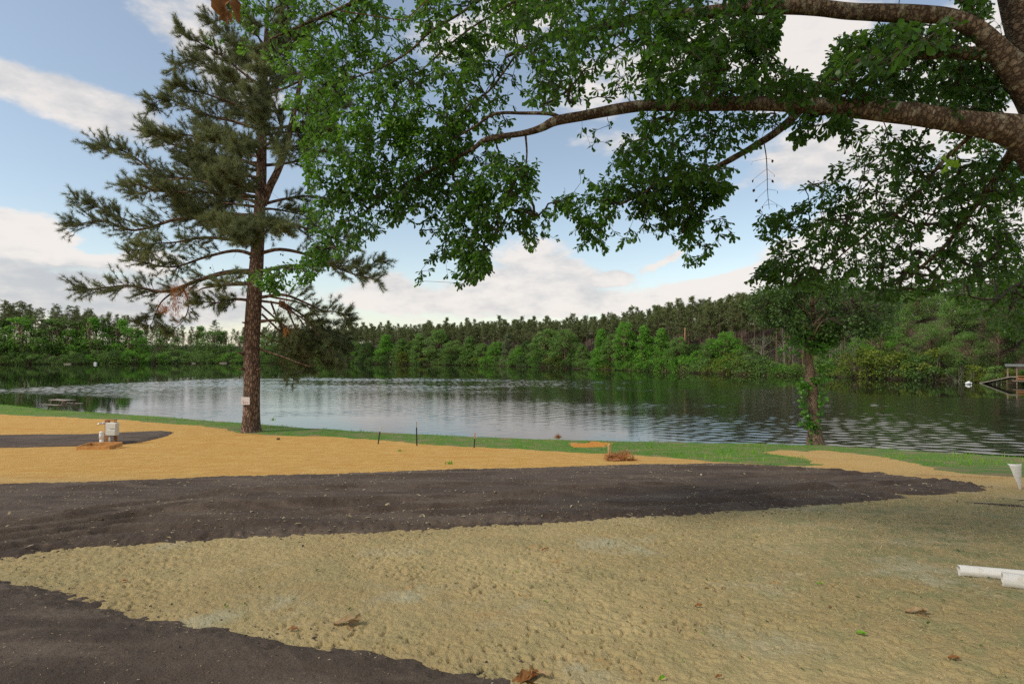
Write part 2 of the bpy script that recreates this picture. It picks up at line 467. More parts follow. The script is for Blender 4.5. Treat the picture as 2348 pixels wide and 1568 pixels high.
M['grass'] = leafmat('grass_blade', (.085, .25, .010), (.14, .38, .014), (.26, .44, .03), .38, .5, .3)
M['stubble'] = leafmat('stubble', (.20, .17, .075), (.50, .40, .20), (.64, .53, .31), .15, .8, .15)
M['dry'] = leafmat('dry_straw', (.30, .22, .10), (.42, .33, .17), (.60, .50, .32), .2, .7, .2)
M['pine_bark'] = barkmat('pine_bark', (.20, .125, .088), (.33, .225, .165), (.075, .042, .028), 9, 2.6, .05)
M['far_bark'] = simple('far_bark', (.26, .16, .115), .9, .4, 2.)
M['grey_bark'] = simple('grey_bark', (.30, .26, .20), .9, .4, 3.)
M['oak_bark'] = barkmat('oak_bark', (.125, .082, .052), (.27, .19, .125), (.070, .043, .028), 13, 22, .012, (.36, .32, .23))
M['twig'] = simple('twig_bark', (.085, .060, .042), .9, .4, 20)
M['small_bark'] = barkmat('small_tree_bark', (.22, .15, .10), (.36, .25, .17), (.11, .07, .045), 16, 9, .02)

# ------------------------------------------------------------------ ground, road, lawn, water
def polar(r, th):
    X = r[:, None] * np.sin(th)[None]; Y = -1 + r[:, None] * np.cos(th)[None]
    return X, Y
r_ = np.concatenate([np.linspace(.3, 2.3, 10)[:-1], np.geomspace(2.3, 62, 1000)[:-1], np.geomspace(62, 420, 130)[:-1], np.geomspace(420, 3000, 14)])
th_ = np.concatenate([np.linspace(-math.pi, -1.0, 40)[:-1], np.linspace(-1.0, 1.0, 1120), np.linspace(1.0, math.pi, 40)[1:]])
X, Y = polar(r_, th_)
nr, nc = X.shape
RR = np.hypot(X, Y)
Zs = terrain(X, Y)
land = sstep(.3, -.6, Y - lip_y(X))
nearland = (Y < lip_y(X) + 1)
rel = np.zeros_like(X); msk = (RR < 62)
rel[msk] = sand_relief(X[msk], Y[msk], RR[msk])
Zg = Zs + rel * land
ii = np.arange(nr - 1)[:, None] * nc; jj = np.arange(nc - 1)[None]
Q = np.stack([ii + jj, ii + nc + jj, ii + nc + jj + 1, ii + jj + 1], -1)[:, :, ::-1]
clay = sstep(7.5, 13.5, Y + 1.1 * (fbm2(X / 1.2, Y / 1.2, 2, 91) - .5)) * (1 - .45 * sstep(0, 12, X)) * nearland
# bare dirt patch in the lawn
dirt = [hit(*q) for q in ((1348, 1021), (1330, 1022), (1375, 1018))]
def dirt_hole(x, y):
    h = 0
    for q, (a, c) in zip(dirt, ((.75, .34), (.35, .2), (.55, .3))):
        e = 1 + .8 * (fbm2(x / .25, y / .25, 2, 103) - .5)
        h = np.maximum(h, sstep(1.2 * e, .8 * e, np.sqrt(((x - q[0]) / a) ** 2 + ((y - q[1]) / c / 3) ** 2)))
    return h
_b = (RR > 12) & (RR < 40); _h = np.zeros_like(X); _h[_b] = dirt_hole(X[_b], Y[_b]); clay = np.maximum(clay, 1.6 * _h)
olive = sstep(-1.5, 3.5, X - .25 * Y) * (1 - sstep(8, 12, Y)) * 1.0 + .0  # olive sand tone on the right, with some oak canopy shade painted in
FARB = sstep(-6, 0, Y - far_y(X))
vv = np.stack([X, Y, Zg], -1).reshape(-1, 3)

# the ground sheet: sand near, dark leaf litter on the far bank (one mesh, two faces materials)
gm = mkmesh('ground', vv, Q.reshape(-1, 4), True, {'clay': clay.ravel(), 'olive': olive.ravel()})
ground = link('ground', gm, M['sand']); tag(ground, kind='structure')
M['soil'] = simple('forest_floor', (.085, .060, .040), .95, .5, .6, bump=.05, bscale=2)
gm.materials.append(M['soil'])
fmask = ((Y > lip_y(X) + .25)[:-1, :-1]).ravel()
gm.polygons.foreach_set('material_index', fmask.astype(np.int32))

def subgrid(name, keep, Z, material, label=None):
    sel = np.where(keep[:-1, :-1].ravel() | keep[1:, 1:].ravel())[0]
    f = Q.reshape(-1, 4)[sel]
    u, inv = np.unique(f, return_inverse=True)
    V = np.stack([X.ravel()[u], Y.ravel()[u], Z.ravel()[u]], -1)
    o = link(name, mkmesh(name, V, inv.reshape(-1, 4)), material)
    return tag(o, kind='structure')

for nm, kind, P in (('road', 'main', ROAD), ('near_road', 'fore', FORE), ('side_road', 'side', SIDE)):
    lo = P.min(0) - 1; hi = P.max(0) + 1
    bb = (X > lo[0]) & (X < hi[0]) & (Y > lo[1]) & (Y < hi[1]) & (RR < 70)
    H = np.full(X.shape, -1.); H[bb] = road_relief(X[bb], Y[bb], kind)
    subgrid(nm, bb & (H > -.045), Zs + H, M['road'])
    Zs_road = H
    if kind == 'main': HM = H.copy()
    if kind == 'fore': HF = H.copy()
lawn_d = np.full(X.shape, -9.); bb = (Y > 9) & (Y < 90) & (np.abs(X) < 110) & (Y < lip_y(X) + 2.3)
lawn_d[bb] = sdist(LAWN, X[bb], Y[bb])
ragged = .5 * (fbm2(X / .5, Y / .5, 3, 101) - .5) + .8 * (fbm2(X / 2.5, Y / 2.5, 2, 102) - .5)
LW = lawn_d + ragged - 7. * dirt_hole(X, Y)
subgrid('lawn', bb & (LW > -.1), Zs - .02 + .045 * sstep(-.15, .25, LW), M['lawn'])

# water sheet: real wavelets where the wind ruffles it, calm under the far trees and in the left cove
ra = np.concatenate([np.linspace(9, 17, 8)[:-1], np.arange(17, 125, .165), np.geomspace(125, 430, 150)])
ta = np.concatenate([np.linspace(-1.35, -.80, 50)[:-1], np.linspace(-.80, .80, 1750), np.linspace(.80, 1.35, 50)[1:]])
WX = ra[:, None] * np.sin(ta)[None]; WY = ra[:, None] * np.cos(ta)[None]
pxw = CX + F * WX / WY; pyw = HY + F * (CZ - WZ) / WY
edge = np.interp(pxw, [-2000, 0, 150, 300, 480, 700, 1000, 1300, 1600, 1750, 2000, 2348, 4000], [900, 892, 884, 877, 869, 866, 866, 868, 872, 882, 905, 915, 960])
edge = edge + 3. * (fbm2(pxw / 60, WY / 25, 3, 111) - .5)
wind = sstep(-2.5, 3.5, pyw - edge)
cove = sstep(0, 14, pyw - np.interp(pxw, [-500, 0, 150, 300, 420], [885, 893, 897, 905, 925])) * (1 - sstep(250, 420, pxw))
gust = fbm2(WX / 16, WY / 7, 3, 113)
calm_near = .55 * sstep(935, 985, pyw + 14 * (gust - .5)) * sstep(1750, 1350, pxw)
wind = np.clip(wind * (1 - .88 * cove) * (1 - calm_near) * (.55 + .9 * sstep(.3, .65, gust)), 0, 1.3) + .03
WH = np.zeros_like(WX)
for k in range(34):
    lam = .60 * 1.5 ** R.uniform(0, 2.0); a_ = R.normal(0, .55); kx, ky = math.sin(a_), math.cos(a_)
    wx_ = WX + .5 * (vn2(WX / 3, WY / 3, 300 + k) - .5)
    WH += lam ** .85 * .0062 * np.sin(2 * math.pi / lam * (kx * wx_ + ky * WY) + R.uniform(0, 6.28)) * (.6 + .8 * vn2(WX / 2.2 + k * 3.7, WY / 1.5, 340 + k))
WH *= wind * np.where(np.hypot(WX, WY) > 125, .5, 1.) * (.28 + .30 * sstep(1350, 1900, pxw) + .45 * sstep(40, 5, pyw - edge) * sstep(1900, 1300, pxw))
nw = len(ta)
wm = mkmesh('lake', np.stack([WX, WY, WZ + WH * .30], -1).reshape(-1, 3),
            (lambda a, c: np.stack([a + c, a + nw + c, a + nw + c + 1, a + c + 1], -1).reshape(-1, 4)[:, ::-1])(np.arange(len(ra) - 1)[:, None] * nw, np.arange(nw - 1)[None]),
            True, {'wind': wind.ravel()})
tag(link('lake', wm, M['water']), kind='structure')

# grass blades on the lawn
N = 900000
gx = R.uniform(-60, 26, N); gy = R.uniform(14, 66, N)
k = (gy < lip_y(gx) + .9) & (np.abs(gx / gy) < 1.0) & (gy > LAWN[:, 1].min())
gx, gy = gx[k], gy[k]
d = sdist(LAWN, gx, gy) + .5 * (fbm2(gx / .5, gy / .5, 3, 101) - .5) + .8 * (fbm2(gx / 2.5, gy / 2.5, 2, 102) - .5) - 7. * dirt_hole(gx, gy)
bare = fbm2(gx / 1.4, gy / 1.4, 3, 121)
k = (d > R.uniform(-.02, .35, len(gx))) & (R.uniform(size=len(gx)) > sstep(.48, .68, bare) * .9)
gx, gy, bare = gx[k], gy[k], bare[k]
gz = terrain(gx, gy) + .01
n = len(gx)
tuft_ = (R.uniform(size=n) < .25) & (fbm2(gx / .35, gy / .35, 2, 143) > .60)
hgt_ = (R.uniform(.022, .06, n) + tuft_ * R.uniform(.04, .14, n)) * (.8 + .5 * fbm2(gx / 2, gy / 2, 2, 131))
D = np.stack([R.normal(0, .5, n), R.normal(0, .5, n), np.ones(n)], 1); D = nrm(D) * hgt_[:, None]
S = np.stack([R.uniform(.006, .014, n), R.normal(0, .004, n), np.zeros(n)], 1)
g = G(); g.tris(np.stack([gx, gy, gz], 1), D, S, np.clip(.42 + 1.5 * (fbm2(gx / 3, gy / 2, 3, 141) - .5) + R.normal(0, .2, n) + .35 * sstep(.5, .7, bare), 0, 1))
tag(g.build('grass', M['grass'], smooth=False), 'short green lawn grass along the near lake edge', 'grass', kind='stuff')

# straw and pale crumbs scattered over the millings and the sand
def on_ground(x, y):
    z = terrain(x, y) + sand_relief(x, y, np.hypot(x, y))
    return z
def on_road(x, y, kind): return terrain(x, y) + road_relief(x, y, kind)
g = G()
for kind, P, n, ymax in (('main', ROAD, 70000, 19), ('fore', FORE, 16000, 7)):
    x = R.uniform(-12, 14, n); y = R.uniform(1.5, ymax, n)
    h, dd = road_h(x, y, kind)
    k = (dd > .05) & (R.uniform(size=n) < .13 + .5 * sstep(2.2, .0, dd) * (x > -4) + .35 * sstep(.5, .7, fbm2(x / .8, y / .8, 2, 151)))
    x, y = x[k], y[k]; n = len(x)
    B = np.stack([x, y, on_road(x, y, kind) + .004], 1)
    a = R.uniform(0, 6.28, n); L = R.uniform(.010, .040, n) * (1.25 if kind == 'main' else .5) * np.where(R.uniform(size=n) < .06, 2.2, 1)
    D = np.stack([np.cos(a), np.sin(a), R.uniform(0, .4, n)], 1)
    g.leaves(B, D, np.tile([0, 0, 1.], (n, 1)), L, L * R.uniform(.18, .46, n), R.uniform(.2, 1, n), 'oval', .1)
tag(g.build('straw', M['dry']), 'pale straw bits and crumbs strewn over the dark road', 'straw', kind='stuff')

# short dry stubble and fibres that cover the near sand
N = 150000
x = R.uniform(-6.5, 8, N); y = 1.4 + 9 * R.uniform(0, 1, N) ** 1.5
k = (np.abs(x / y) < 1.05)
x, y = x[k], y[k]
k = (sdist(ROAD, x, y) < -.05) & (sdist(FORE, x, y) < -.02) & (R.uniform(size=len(x)) < .35 + .65 * sstep(.35, .6, fbm2(x / .5, y / .5, 3, 161)))
x, y = x[k], y[k]; n = len(x)
D = np.stack([R.normal(0, 1, n), R.normal(0, 1, n), R.uniform(.1, 1.1, n)], 1); D = nrm(D) * R.uniform(.010, .030, (n, 1)) * (1 + .25 * np.maximum(y - 3, 0))[:, None]
S = nrm(np.cross(D, rdir(n))) * R.uniform(.0008, .0018, (n, 1)) * (1 + .35 * np.maximum(y - 3, 0))[:, None]
g = G(); g.tris(np.stack([x, y, on_ground(x, y) - .002], 1), D, S, np.clip(R.normal(.6, .2, n), 0, 1))
tag(g.build('stubble', M['stubble'], smooth=False), 'short dry stubble covering the pale near sand', 'stubble', kind='stuff')
N = 7000
x = R.uniform(-2, 8, N); y = R.uniform(2, 9, N)
k = (np.abs(x / y) < 1.05) & (sdist(ROAD, x, y) < -.3) & (sdist(FORE, x, y) < -.1)
x, y = x[k], y[k]; k = R.uniform(size=len(x)) < sstep(.52, .72, fbm2(x / .35, y / .35, 2, 171)) * sstep(-1, 4, x)
x, y = x[k], y[k]; n = len(x)
D = nrm(np.stack([R.normal(0, .6, n), R.normal(0, .6, n), np.ones(n)], 1)) * R.uniform(.010, .03, (n, 1))
g = G(); g.tris(np.stack([x, y, on_ground(x, y) - .004], 1), D, nrm(np.cross(D, rdir(n))) * .0022, R.uniform(0, .5, n))
tag(g.build('sprouts', M['far_leaf'], smooth=False), 'tiny green sprouts dotted over the right of the near sand', 'sprouts', kind='stuff')

# dark crumbs spilled over the sand along the edges of the millings
g = G()
for kind, P, n, ymax in (('main', ROAD, 60000, 19), ('fore', FORE, 30000, 7)):
    x = R.uniform(-13, 14, n); y = R.uniform(1.6, ymax, n); dd = sdist(P, x, y)
    k = (R.uniform(size=n) < np.exp(-np.abs(dd + .02) / .13) * sstep(.3, .6, fbm2(x / .4, y / .4, 2, 181))) & (np.abs(x / y) < 1.1)
    x, y = x[k], y[k]; n = len(x)
    z = np.maximum(on_ground(x, y), on_road(x, y, kind))
    a = R.uniform(0, 6.28, n); L = R.uniform(.006, .022, n) * (1.5 if kind == 'main' else 1)
    g.leaves(np.stack([x, y, z + .002], 1), np.stack([np.cos(a), np.sin(a), R.uniform(.1, .9, n)], 1), np.tile([0, 0, 1.], (n, 1)) + R.normal(0, .4, (n, 3)), L, L * R.uniform(.6, 1., n), .5, 'oval', .5)
M['crumb'] = simple('millings_crumb', (.075, .057, .045), .9, .5, 60)
tag(g.build('gravel', M['crumb']), 'dark crumbs of millings spilled over the sand along the road edges', 'gravel', kind='stuff')

# ------------------------------------------------------------------ the big oak whose limbs cross the top of the picture
def limb(pts, n=None):                               # (px, py, depth, width px) list -> points, radii
    P = np.array([at(a, b, c) for a, b, c, d in pts]); r = np.array([d / F * c / 2 for a, b, c, d in pts])
    n = n or len(pts) * 6
    q = spline(np.column_stack([P, r]), n)
    return q[:, :3], np.maximum(q[:, 3], .003)

ob = terrain(5.75, 4.9)
OAK_T = np.array([[5.85, 4.85, float(ob) - .15], [5.75, 4.83, float(ob) + .3], [5.45, 4.78, 1.3], [5.05, 4.7, 2.4], [4.76, 4.66, 3.2], [4.53, 4.62, 3.9], [4.28, 4.6, 4.6], [3.98, 4.5, 5.5], [3.6, 4.3, 6.6], [3.3, 4.0, 7.8]])
OAK_R = np.array([.52, .42, .37, .35, .34, .31, .27, .22, .16, .08])
oak = empty('oak_tree', (5.75, 4.85, float(ob)), 'large oak with thick mossy limbs reaching in from the right edge over the whole top', 'tree')
OL = Vector(oak.location)
def obuild(g, name, m, parent=oak, smooth=True):
    o = g.build(name, m, parent, smooth)
    if parent is oak: o.location = -OL
    return o
g = G(); q = spline(np.column_stack([OAK_T, OAK_R]), 60); g.tube(q[:, :3], q[:, 3], 28, val=.5, lump=.10, seed=1)
trunk_o = obuild(g, 'trunk', M['oak_bark'])
LIMBS = [
    # main horizontal limb
    [(2450, 380, 4.66, 150), (2395, 335, 4.66, 116), (2340, 305, 4.66, 76), (2284, 291, 4.68, 60), (2220, 281, 4.72, 50), (2145, 270, 4.8, 48), (2090, 262, 4.85, 49), (2040, 258, 4.9, 46), (1960, 250, 4.98, 42), (1860, 243, 5.05, 37), (1760, 238, 5.15, 33), (1625, 238, 5.3, 31), (1540, 242, 5.4, 28), (1477, 243, 5.5, 26), (1412, 252, 5.6, 25), (1340, 266, 5.7, 22), (1275, 278, 5.8, 21), (1242, 294, 5.85, 17), (1201, 306, 5.9, 14), (1116, 320, 6.05, 12), (1079, 345, 6.1, 9), (986, 392, 6.3, 6), (900, 440, 6.5, 5), (820, 500, 6.7, 3)],
    # upper curved limb
    [(2430, 290, 4.64, 110), (2390, 225, 4.64, 94), (2340, 176, 4.62, 66), (2298, 130, 4.6, 50), (2252, 78, 4.6, 41), (2205, 50, 4.62, 37), (2160, 36, 4.65, 34), (2080, 32, 4.72, 38), (1960, 27, 4.85, 35), (1880, 18, 4.95, 34), (1800, 14, 5.05, 34), (1700, 20, 5.2, 30), (1600, 32, 5.35, 26), (1500, 34, 5.5, 22), (1400, 60, 5.7, 17), (1280, 80, 5.9, 12), (1160, 130, 6.1, 8)],
    # limb that leaves the curved one and passes behind the main limb
    [(2285, 122, 4.62, 34), (2219, 122, 4.7, 28), (2107, 120, 4.95, 30), (2015, 130, 5.2, 26), (1922, 172, 5.4, 24), (1867, 216, 5.5, 21), (1826, 262, 5.6, 19), (1774, 308, 5.65, 17), (1700, 352, 5.75, 14), (1625, 393, 5.85, 13), (1588, 400, 5.9, 11), (1525, 411, 6., 10), (1477, 441, 6.1, 7), (1420, 470, 6.2, 5)],
    # fork of the main limb
    [(1290, 274, 5.78, 15), (1264, 262, 5.8, 13), (1200, 260, 5.9, 11), (1134, 262, 6.0, 10), (1090, 290, 6.1, 8), (1020, 330, 6.2, 6), (930, 380, 6.4, 5), (850, 400, 6.6, 3)],
    # drooping limb low on the right
    [(2240, 300, 4.75, 16), (2181, 352, 4.9, 13), (2137, 400, 5.1, 12), (2107, 441, 5.3, 11), (2051, 493, 5.5, 9), (1959, 560, 5.7, 6), (1890, 620, 5.9, 4)],
    [(2330, 330, 4.8, 22), (2290, 400, 5.1, 16), (2230, 480, 5.4, 12), (2170, 560, 5.7, 9), (2080, 640, 6.0, 5)],
    # thin high branches that slope down to the left
    [(1300, -160, 5.4, 14), (1180, -50, 5.6, 11), (1097, 3, 5.7, 10), (1053, 33, 5.8, 9), (986, 74, 5.9, 8), (934, 122, 6., 7), (856, 163, 6.2, 5), (726, 207, 6.5, 3)],
    [(1290, -60, 5.6, 10), (1176, 7, 5.7, 8), (1134, 33, 5.8, 7), (1079, 66, 5.9, 6), (1000, 130, 6.1, 5), (900, 230, 6.4, 3)],
    [(1200, 100, 5.8, 8), (1152, 170, 5.9, 7), (1119, 211, 6, 7), (1079, 237, 6.1, 6), (1042, 278, 6.2, 5), (986, 334, 6.3, 4), (934, 382, 6.4, 3), (840, 470, 6.6, 2.5)],
    [(1440, -200, 5.0, 24), (1200, -140, 5.4, 18), (960, -60, 5.9, 12), (780, 20, 6.4, 8), (620, 90, 6.8, 4)],
    [(1205, 310, 5.9, 8), (1208, 350, 5.9, 6), (1206, 400, 5.92, 5), (1214, 450, 5.95, 3)],
    [(2310, -60, 4.6, 60), (2200, -160, 4.4, 50), (1950, -300, 4.3, 40), (1600, -380, 4.4, 30), (1400, -300, 4.8, 22)],
    [(2290, -190, 4.45, 60), (2150, -420, 4.1, 50), (1700, -800, 3.8, 36), (1100, -1000, 3.7, 22)],
]
nodes = []
for k, L in enumerate(LIMBS):
    P, r = limb(L)
    if L[0][3] < 20: r = r * .68
    g = G(); g.tube(P, r, 18 if r[0] > .05 else 9, val=.5, lump=.13 if r[0] > .05 else .05, seed=k + 2)
    obuild(g, 'limb', M['oak_bark'])
    for p, rr in list(zip(P, r))[2:]:
        if rr < .085: nodes.append(p)
    nodes.append(P[-1])
nodes = np.array(nodes)

def poly_sample(poly, n):
    poly = np.array(poly, float); lo = poly.min(0); hi = poly.max(0); out = []
    while sum(map(len, out)) < n:
        x = R.uniform(lo[0], hi[0], n * 2); y = R.uniform(lo[1], hi[1], n * 2)
        k = inside(poly, x, y); out.append(np.stack([x[k], y[k]], 1))
    return np.concatenate(out)[:n]

# foliage masses: outline on the photo, nearest and farthest depth, number of leaf whorls, leaf length
MASS = [
    ([(450, 62), (520, 45), (560, -60), (900, -60), (900, 60), (800, 120), (720, 165), (660, 185), (600, 130), (540, 120), (480, 110)], 6.0, 7.2, 520, .062),
    ([(640, 200), (720, 150), (900, 60), (1000, 60), (1010, 160), (960, 260), (860, 300), (760, 330), (690, 300), (650, 250)], 5.8, 7.2, 640, .062),
    ([(690, 300), (800, 300), (960, 250), (1060, 270), (1090, 340), (1000, 420), (900, 520), (860, 540), (800, 580), (740, 600), (715, 560), (690, 520), (700, 400)], 5.9, 7.0, 1150, .062),
    ([(560, 640), (620, 615), (680, 600), (730, 560), (790, 570), (740, 620), (700, 650), (660, 655), (640, 680), (610, 660)], 6.3, 6.9, 130, .062),
    ([(930, 500), (980, 420), (1080, 350), (1170, 350), (1235, 370), (1230, 480), (1228, 590), (1200, 560), (1180, 520), (1130, 560), (1110, 630), (1060, 640), (1000, 630), (955, 650), (960, 600), (985, 560)], 5.7, 6.6, 800, .064),
    ([(1050, 565), (1110, 570), (1125, 620), (1065, 658), (1000, 640), (960, 655), (955, 630)], 5.7, 6.1, 60, .066),
    ([(900, -60), (1300, -60), (1290, 30), (1180, 60), (1140, 140), (1060, 200), (1000, 160), (920, 80)], 5.2, 6.8, 520, .062),
    ([(1150, -50), (1500, -50), (1560, 60), (1500, 200), (1440, 240), (1330, 235), (1250, 250), (1200, 230), (1240, 150), (1150, 100)], 4.0, 6.0, 480, .066),
    ([(1480, -50), (1800, -50), (1780, 120), (1700, 230), (1600, 232), (1480, 230), (1460, 120)], 4.2, 6.4, 720, .068),
    ([(1700, 60), (1790, 60), (1770, 130), (1900, 200), (1850, 235), (1700, 235)], 4.4, 6.2, 260, .066),
    ([(1330, 300), (1400, 285), (1440, 340), (1400, 420), (1350, 430), (1260, 470), (1240, 540), (1290, 575), (1330, 570), (1400, 560), (1330, 420)], 5.6, 6.2, 45, .064),
    ([(1470, 255), (1600, 250), (1790, 262), (1780, 300), (1700, 360), (1660, 440), (1600, 420), (1500, 420), (1430, 400), (1410, 340), (1440, 300)], 5.0, 6.4, 470, .064),
    ([(1250, 470), (1330, 430), (1420, 400), (1520, 415), (1620, 400), (1660, 440), (1640, 500), (1600, 560), (1560, 560), (1500, 540), (1440, 555), (1390, 580), (1360, 560), (1290, 575), (1240, 540)], 5.7, 6.5, 560, .064),
    ([(1560, 500), (1640, 430), (1690, 420), (1640, 480), (1650, 560), (1610, 600), (1570, 615), (1560, 570)], 5.7, 6.2, 100, .064),
    ([(1630, 505), (1670, 500), (1682, 545), (1645, 540)], 5.8, 6.0, 12, .064),
    ([(1800, 250), (1960, 260), (1950, 300), (1880, 310), (1840, 330), (1790, 310)], 4.6, 5.4, 60, .075),
    ([(1880, 200), (1920, 90), (2060, 50), (2200, 70), (2260, 130), (2300, 180), (2320, 250), (2200, 262), (2000, 245), (1900, 235)], 4.6, 6.5, 900, .066),
    ([(1960, 60), (2200, 45), (2150, 120), (2000, 170), (1930, 190), (1900, 130)], 3.2, 4.4, 34, .075),
    ([(2180, -50), (2260, -50), (2300, 60), (2330, 160), (2290, 120), (2210, 30)], 5.0, 6.4, 90, .066),
    ([(1930, 300), (2150, 290), (2330, 320), (2360, 380), (2360, 560), (2250, 560), (2150, 500), (2050, 520), (1950, 560), (1850, 560), (1830, 500), (1880, 440), (1830, 430), (1900, 400)], 4.9, 7.0, 840, .066),
    ([(1740, 490), (1800, 480), (1900, 440), (1960, 540), (1960, 640), (1900, 670), (1830, 660), (1750, 640), (1720, 650), (1760, 600), (1780, 560), (1735, 560)], 5.3, 6.4, 270, .066),
    ([(1950, 540), (2150, 500), (2360, 540), (2360, 640), (2250, 640), (2180, 660), (2100, 680), (2000, 690), (1930, 660)], 5.3, 7.5, 500, .066),
    ([(1715, 640), (1760, 600), (1800, 640), (1780, 670), (1735, 665)], 5.6, 6.0, 22, .066),
    ([(2120, 650), (2360, 610), (2360, 800), (2300, 760), (2260, 740), (2200, 700)], 7.5, 10.5, 300, .075),
]
MASS += [([(960, 130), (1060, 80), (1180, 60), (1270, 120), (1250, 215), (1180, 255), (1100, 250), (1020, 240)], 5.6, 6.8, 210, .066),
         ([(880, 300), (980, 240), (1100, 250), (1180, 270), (1160, 320), (1060, 350), (950, 380)], 5.8, 6.8, 190, .066)]
tips = []; lens = []
for poly, d0, d1, n, L in MASS:
    n = int(n * 1.32)
    s = poly_sample(poly, int(n * 2.7)); d = R.uniform(d0, d1, len(s))
    p = np.stack([(s[:, 0] - CX) / F * d, d, CZ + (HY - s[:, 1]) / F * d], 1)
    w_ = vn3(p / .42, 201) * .45 + vn3(p / .17, 202) * .55 + R.uniform(0, .16, len(p))           # gaps between sprays
    kk = np.argsort(-w_)[:n]
    tips.append(p[kk]); lens.append(np.full(n, L * 1.12))
# canopy above and behind the frame, seen only as shade from here
n = 2600
p = rdir(n) * (R.uniform(0, 1, (n, 1)) ** .4) * np.array([6.6, 6.2, 3.0]) + np.array([2.0, 3.6, 8.0])
pyy = HY - (p[:, 2] - CZ) / np.maximum(p[:, 1], .05) * F
pxx = CX + p[:, 0] / np.maximum(p[:, 1], .05) * F
k = (p[:, 1] < .3) | (pyy < -60) | (pxx > 2420)
p = p[k & (p[:, 2] > 4.2)]
tips.append(p); lens.append(np.full(len(p), .17))
tips = np.concatenate(tips); lens = np.concatenate(lens)
# grow the twigs: every whorl hangs on the nearest point already connected to the limbs
d0 = np.full(len(tips), 1e9)
for i in range(0, len(nodes), 200):
    d0 = np.minimum(d0, np.linalg.norm(tips[:, None] - nodes[None, i:i + 200], axis=2).min(1))
order = np.argsort(d0); tips = tips[order]; lens = lens[order]
allp = np.concatenate([nodes, tips]); nn = len(nodes); par = np.zeros(len(tips), int)
for i in range(len(tips)):
    v = allp[:nn + i] - tips[i]
    dd = (v * v).sum(1)
    par[i] = np.argmin(dd)
cnt = np.ones(len(allp))
for i in range(len(tips) - 1, -1, -1): cnt[par[i]] += cnt[nn + i]
rad = np.clip(.0014 * np.sqrt(cnt), .0016, .017)
A = allp[par]; B = tips; edge = B - A; el_ = np.linalg.norm(edge, axis=1)
mid = (A + B) / 2 + R.normal(0, 1, A.shape) * (el_ * .10)[:, None]
ok = el_ < 1.6
rb = rad[nn:]; ra = np.minimum(np.maximum(rb, np.where(par < nn, rb, rad[par])), rb * 2.2)
g = G(); g.sticks(A[ok], mid[ok], ra[ok], (ra[ok] + rb[ok]) / 2); g.sticks(mid[ok], B[ok], (ra[ok] + rb[ok]) / 2, rb[ok] * .8)
obuild(g, 'twigs', M['twig'])
# whorls of spoon-shaped leaves
g = G()
ed = nrm(edge + np.array([0, 0, -.05]))
per = R.integers(5, 9, len(tips)); idx = np.repeat(np.arange(len(tips)), per); nl = len(idx)
a = nrm(np.cross(ed[idx], rdir(nl))); sp_ = R.uniform(.35, 1.6, nl)[:, None]
D = nrm(ed[idx] + a * sp_ + np.array([0, 0, -.12]))
Nn = nrm(np.array([0, 0, 1.]) * R.uniform(.2, 1.2, (nl, 1)) + rdir(nl) * .7)
L = lens[idx] * R.uniform(.55, 1.3, nl)
val = np.clip(.42 + 1.0 * (vn3(tips / .8, 211)[idx] - .5) + R.normal(0, .16, nl) - .28 * sstep(1.0, 3.4, tips[idx, 0]) + .18 * sstep(-.9, -2.4, tips[idx, 0]), 0, 1)
g.leaves(B[idx] - ed[idx] * (R.uniform(0, .5, nl) * np.minimum(el_[idx], .12))[:, None], D, Nn, L, L * R.uniform(.34, .46, nl), val, 'spoon', .12)
obuild(g, 'crown', M['oak_leaf'])

# curled dead leaf high on the left and a bright yellow-green leaf on the right
def blade(c, up, side, L, W, fold, bend, n=9):
    up = nrm(up); side = nrm(side - up * np.dot(side, up)); nn_ = np.cross(up, side)
    V = []; T = np.linspace(0, 1, n)
    for t_ in T:
        w_ = W * math.sin(math.pi * min(.06 + t_ * .9, 1)) ** .7 * (1 + .30 * math.sin(t_ * 15))
        o = c + up * L * t_ + nn_ * bend * L * math.sin(t_ * 2.6)
        for s_ in (-1, -.5, 0, .5, 1): V.append(o + side * w_ * s_ * (1 - .3 * abs(fold) * s_ * s_) + nn_ * W * fold * s_ * s_ + nn_ * W * .22 * math.sin(9 * t_ + 4 * s_))
    i = np.arange(n - 1)[:, None] * 5; j = np.arange(4)[None]
    return np.array(V), np.stack([i + j, i + j + 1, i + 6 + j, i + 5 + j], -1).reshape(-1, 4)
g = G(); dl = 1.7
for (x, y, dx, dy, L, W, fo, be) in ((512, -28, -.12, .75, .085, .040, .9, .35), (535, -22, .12, 1, .094, .015, .5, .1), (498, 2, .3, .5, .055, .026, -.9, -.4)):
    V, Fq = blade(at(x, y, dl), np.array([dx, .15, -dy]), np.array([1, .3, 0.]), L, W, fo, be)
    g.add(V, Fq, R.uniform(.2, .9, len(V)))
p0 = at(530, -30, dl)
g.tube(spline([p0, p0 + [.1, .1, .12], p0 + [.5, .5, .25], [.2, 3.6, 5.2]], 16), .002, 5, val=.1)
o = obuild(g, 'dead_leaf', M['dead_leaf']); o['label'] = 'curled brown dead leaves dangling at the top left'
g = G()
for (dx, dz, L) in ((-.5, -.9, .075), (.65, -.25, .085), (-.1, .6, .05)):
    V, Fq = blade(at(2172, 372, 3.4), np.array([dx, .1, dz]), np.array([.7, .4, -.6 * dx]), L, .03, .2, .1)
    g.add(V, Fq, R.uniform(.3, 1, len(V)))
g.tube(spline([at(2172, 372, 3.4), at(2190, 340, 3.8), at(2215, 316, 4.6)], 8), .0016, 5, val=.2)
o = obuild(g, 'leaf', M['yellow_leaf']); o['label'] = 'bright yellow-green lobed leaf below the main limb'
g = G()
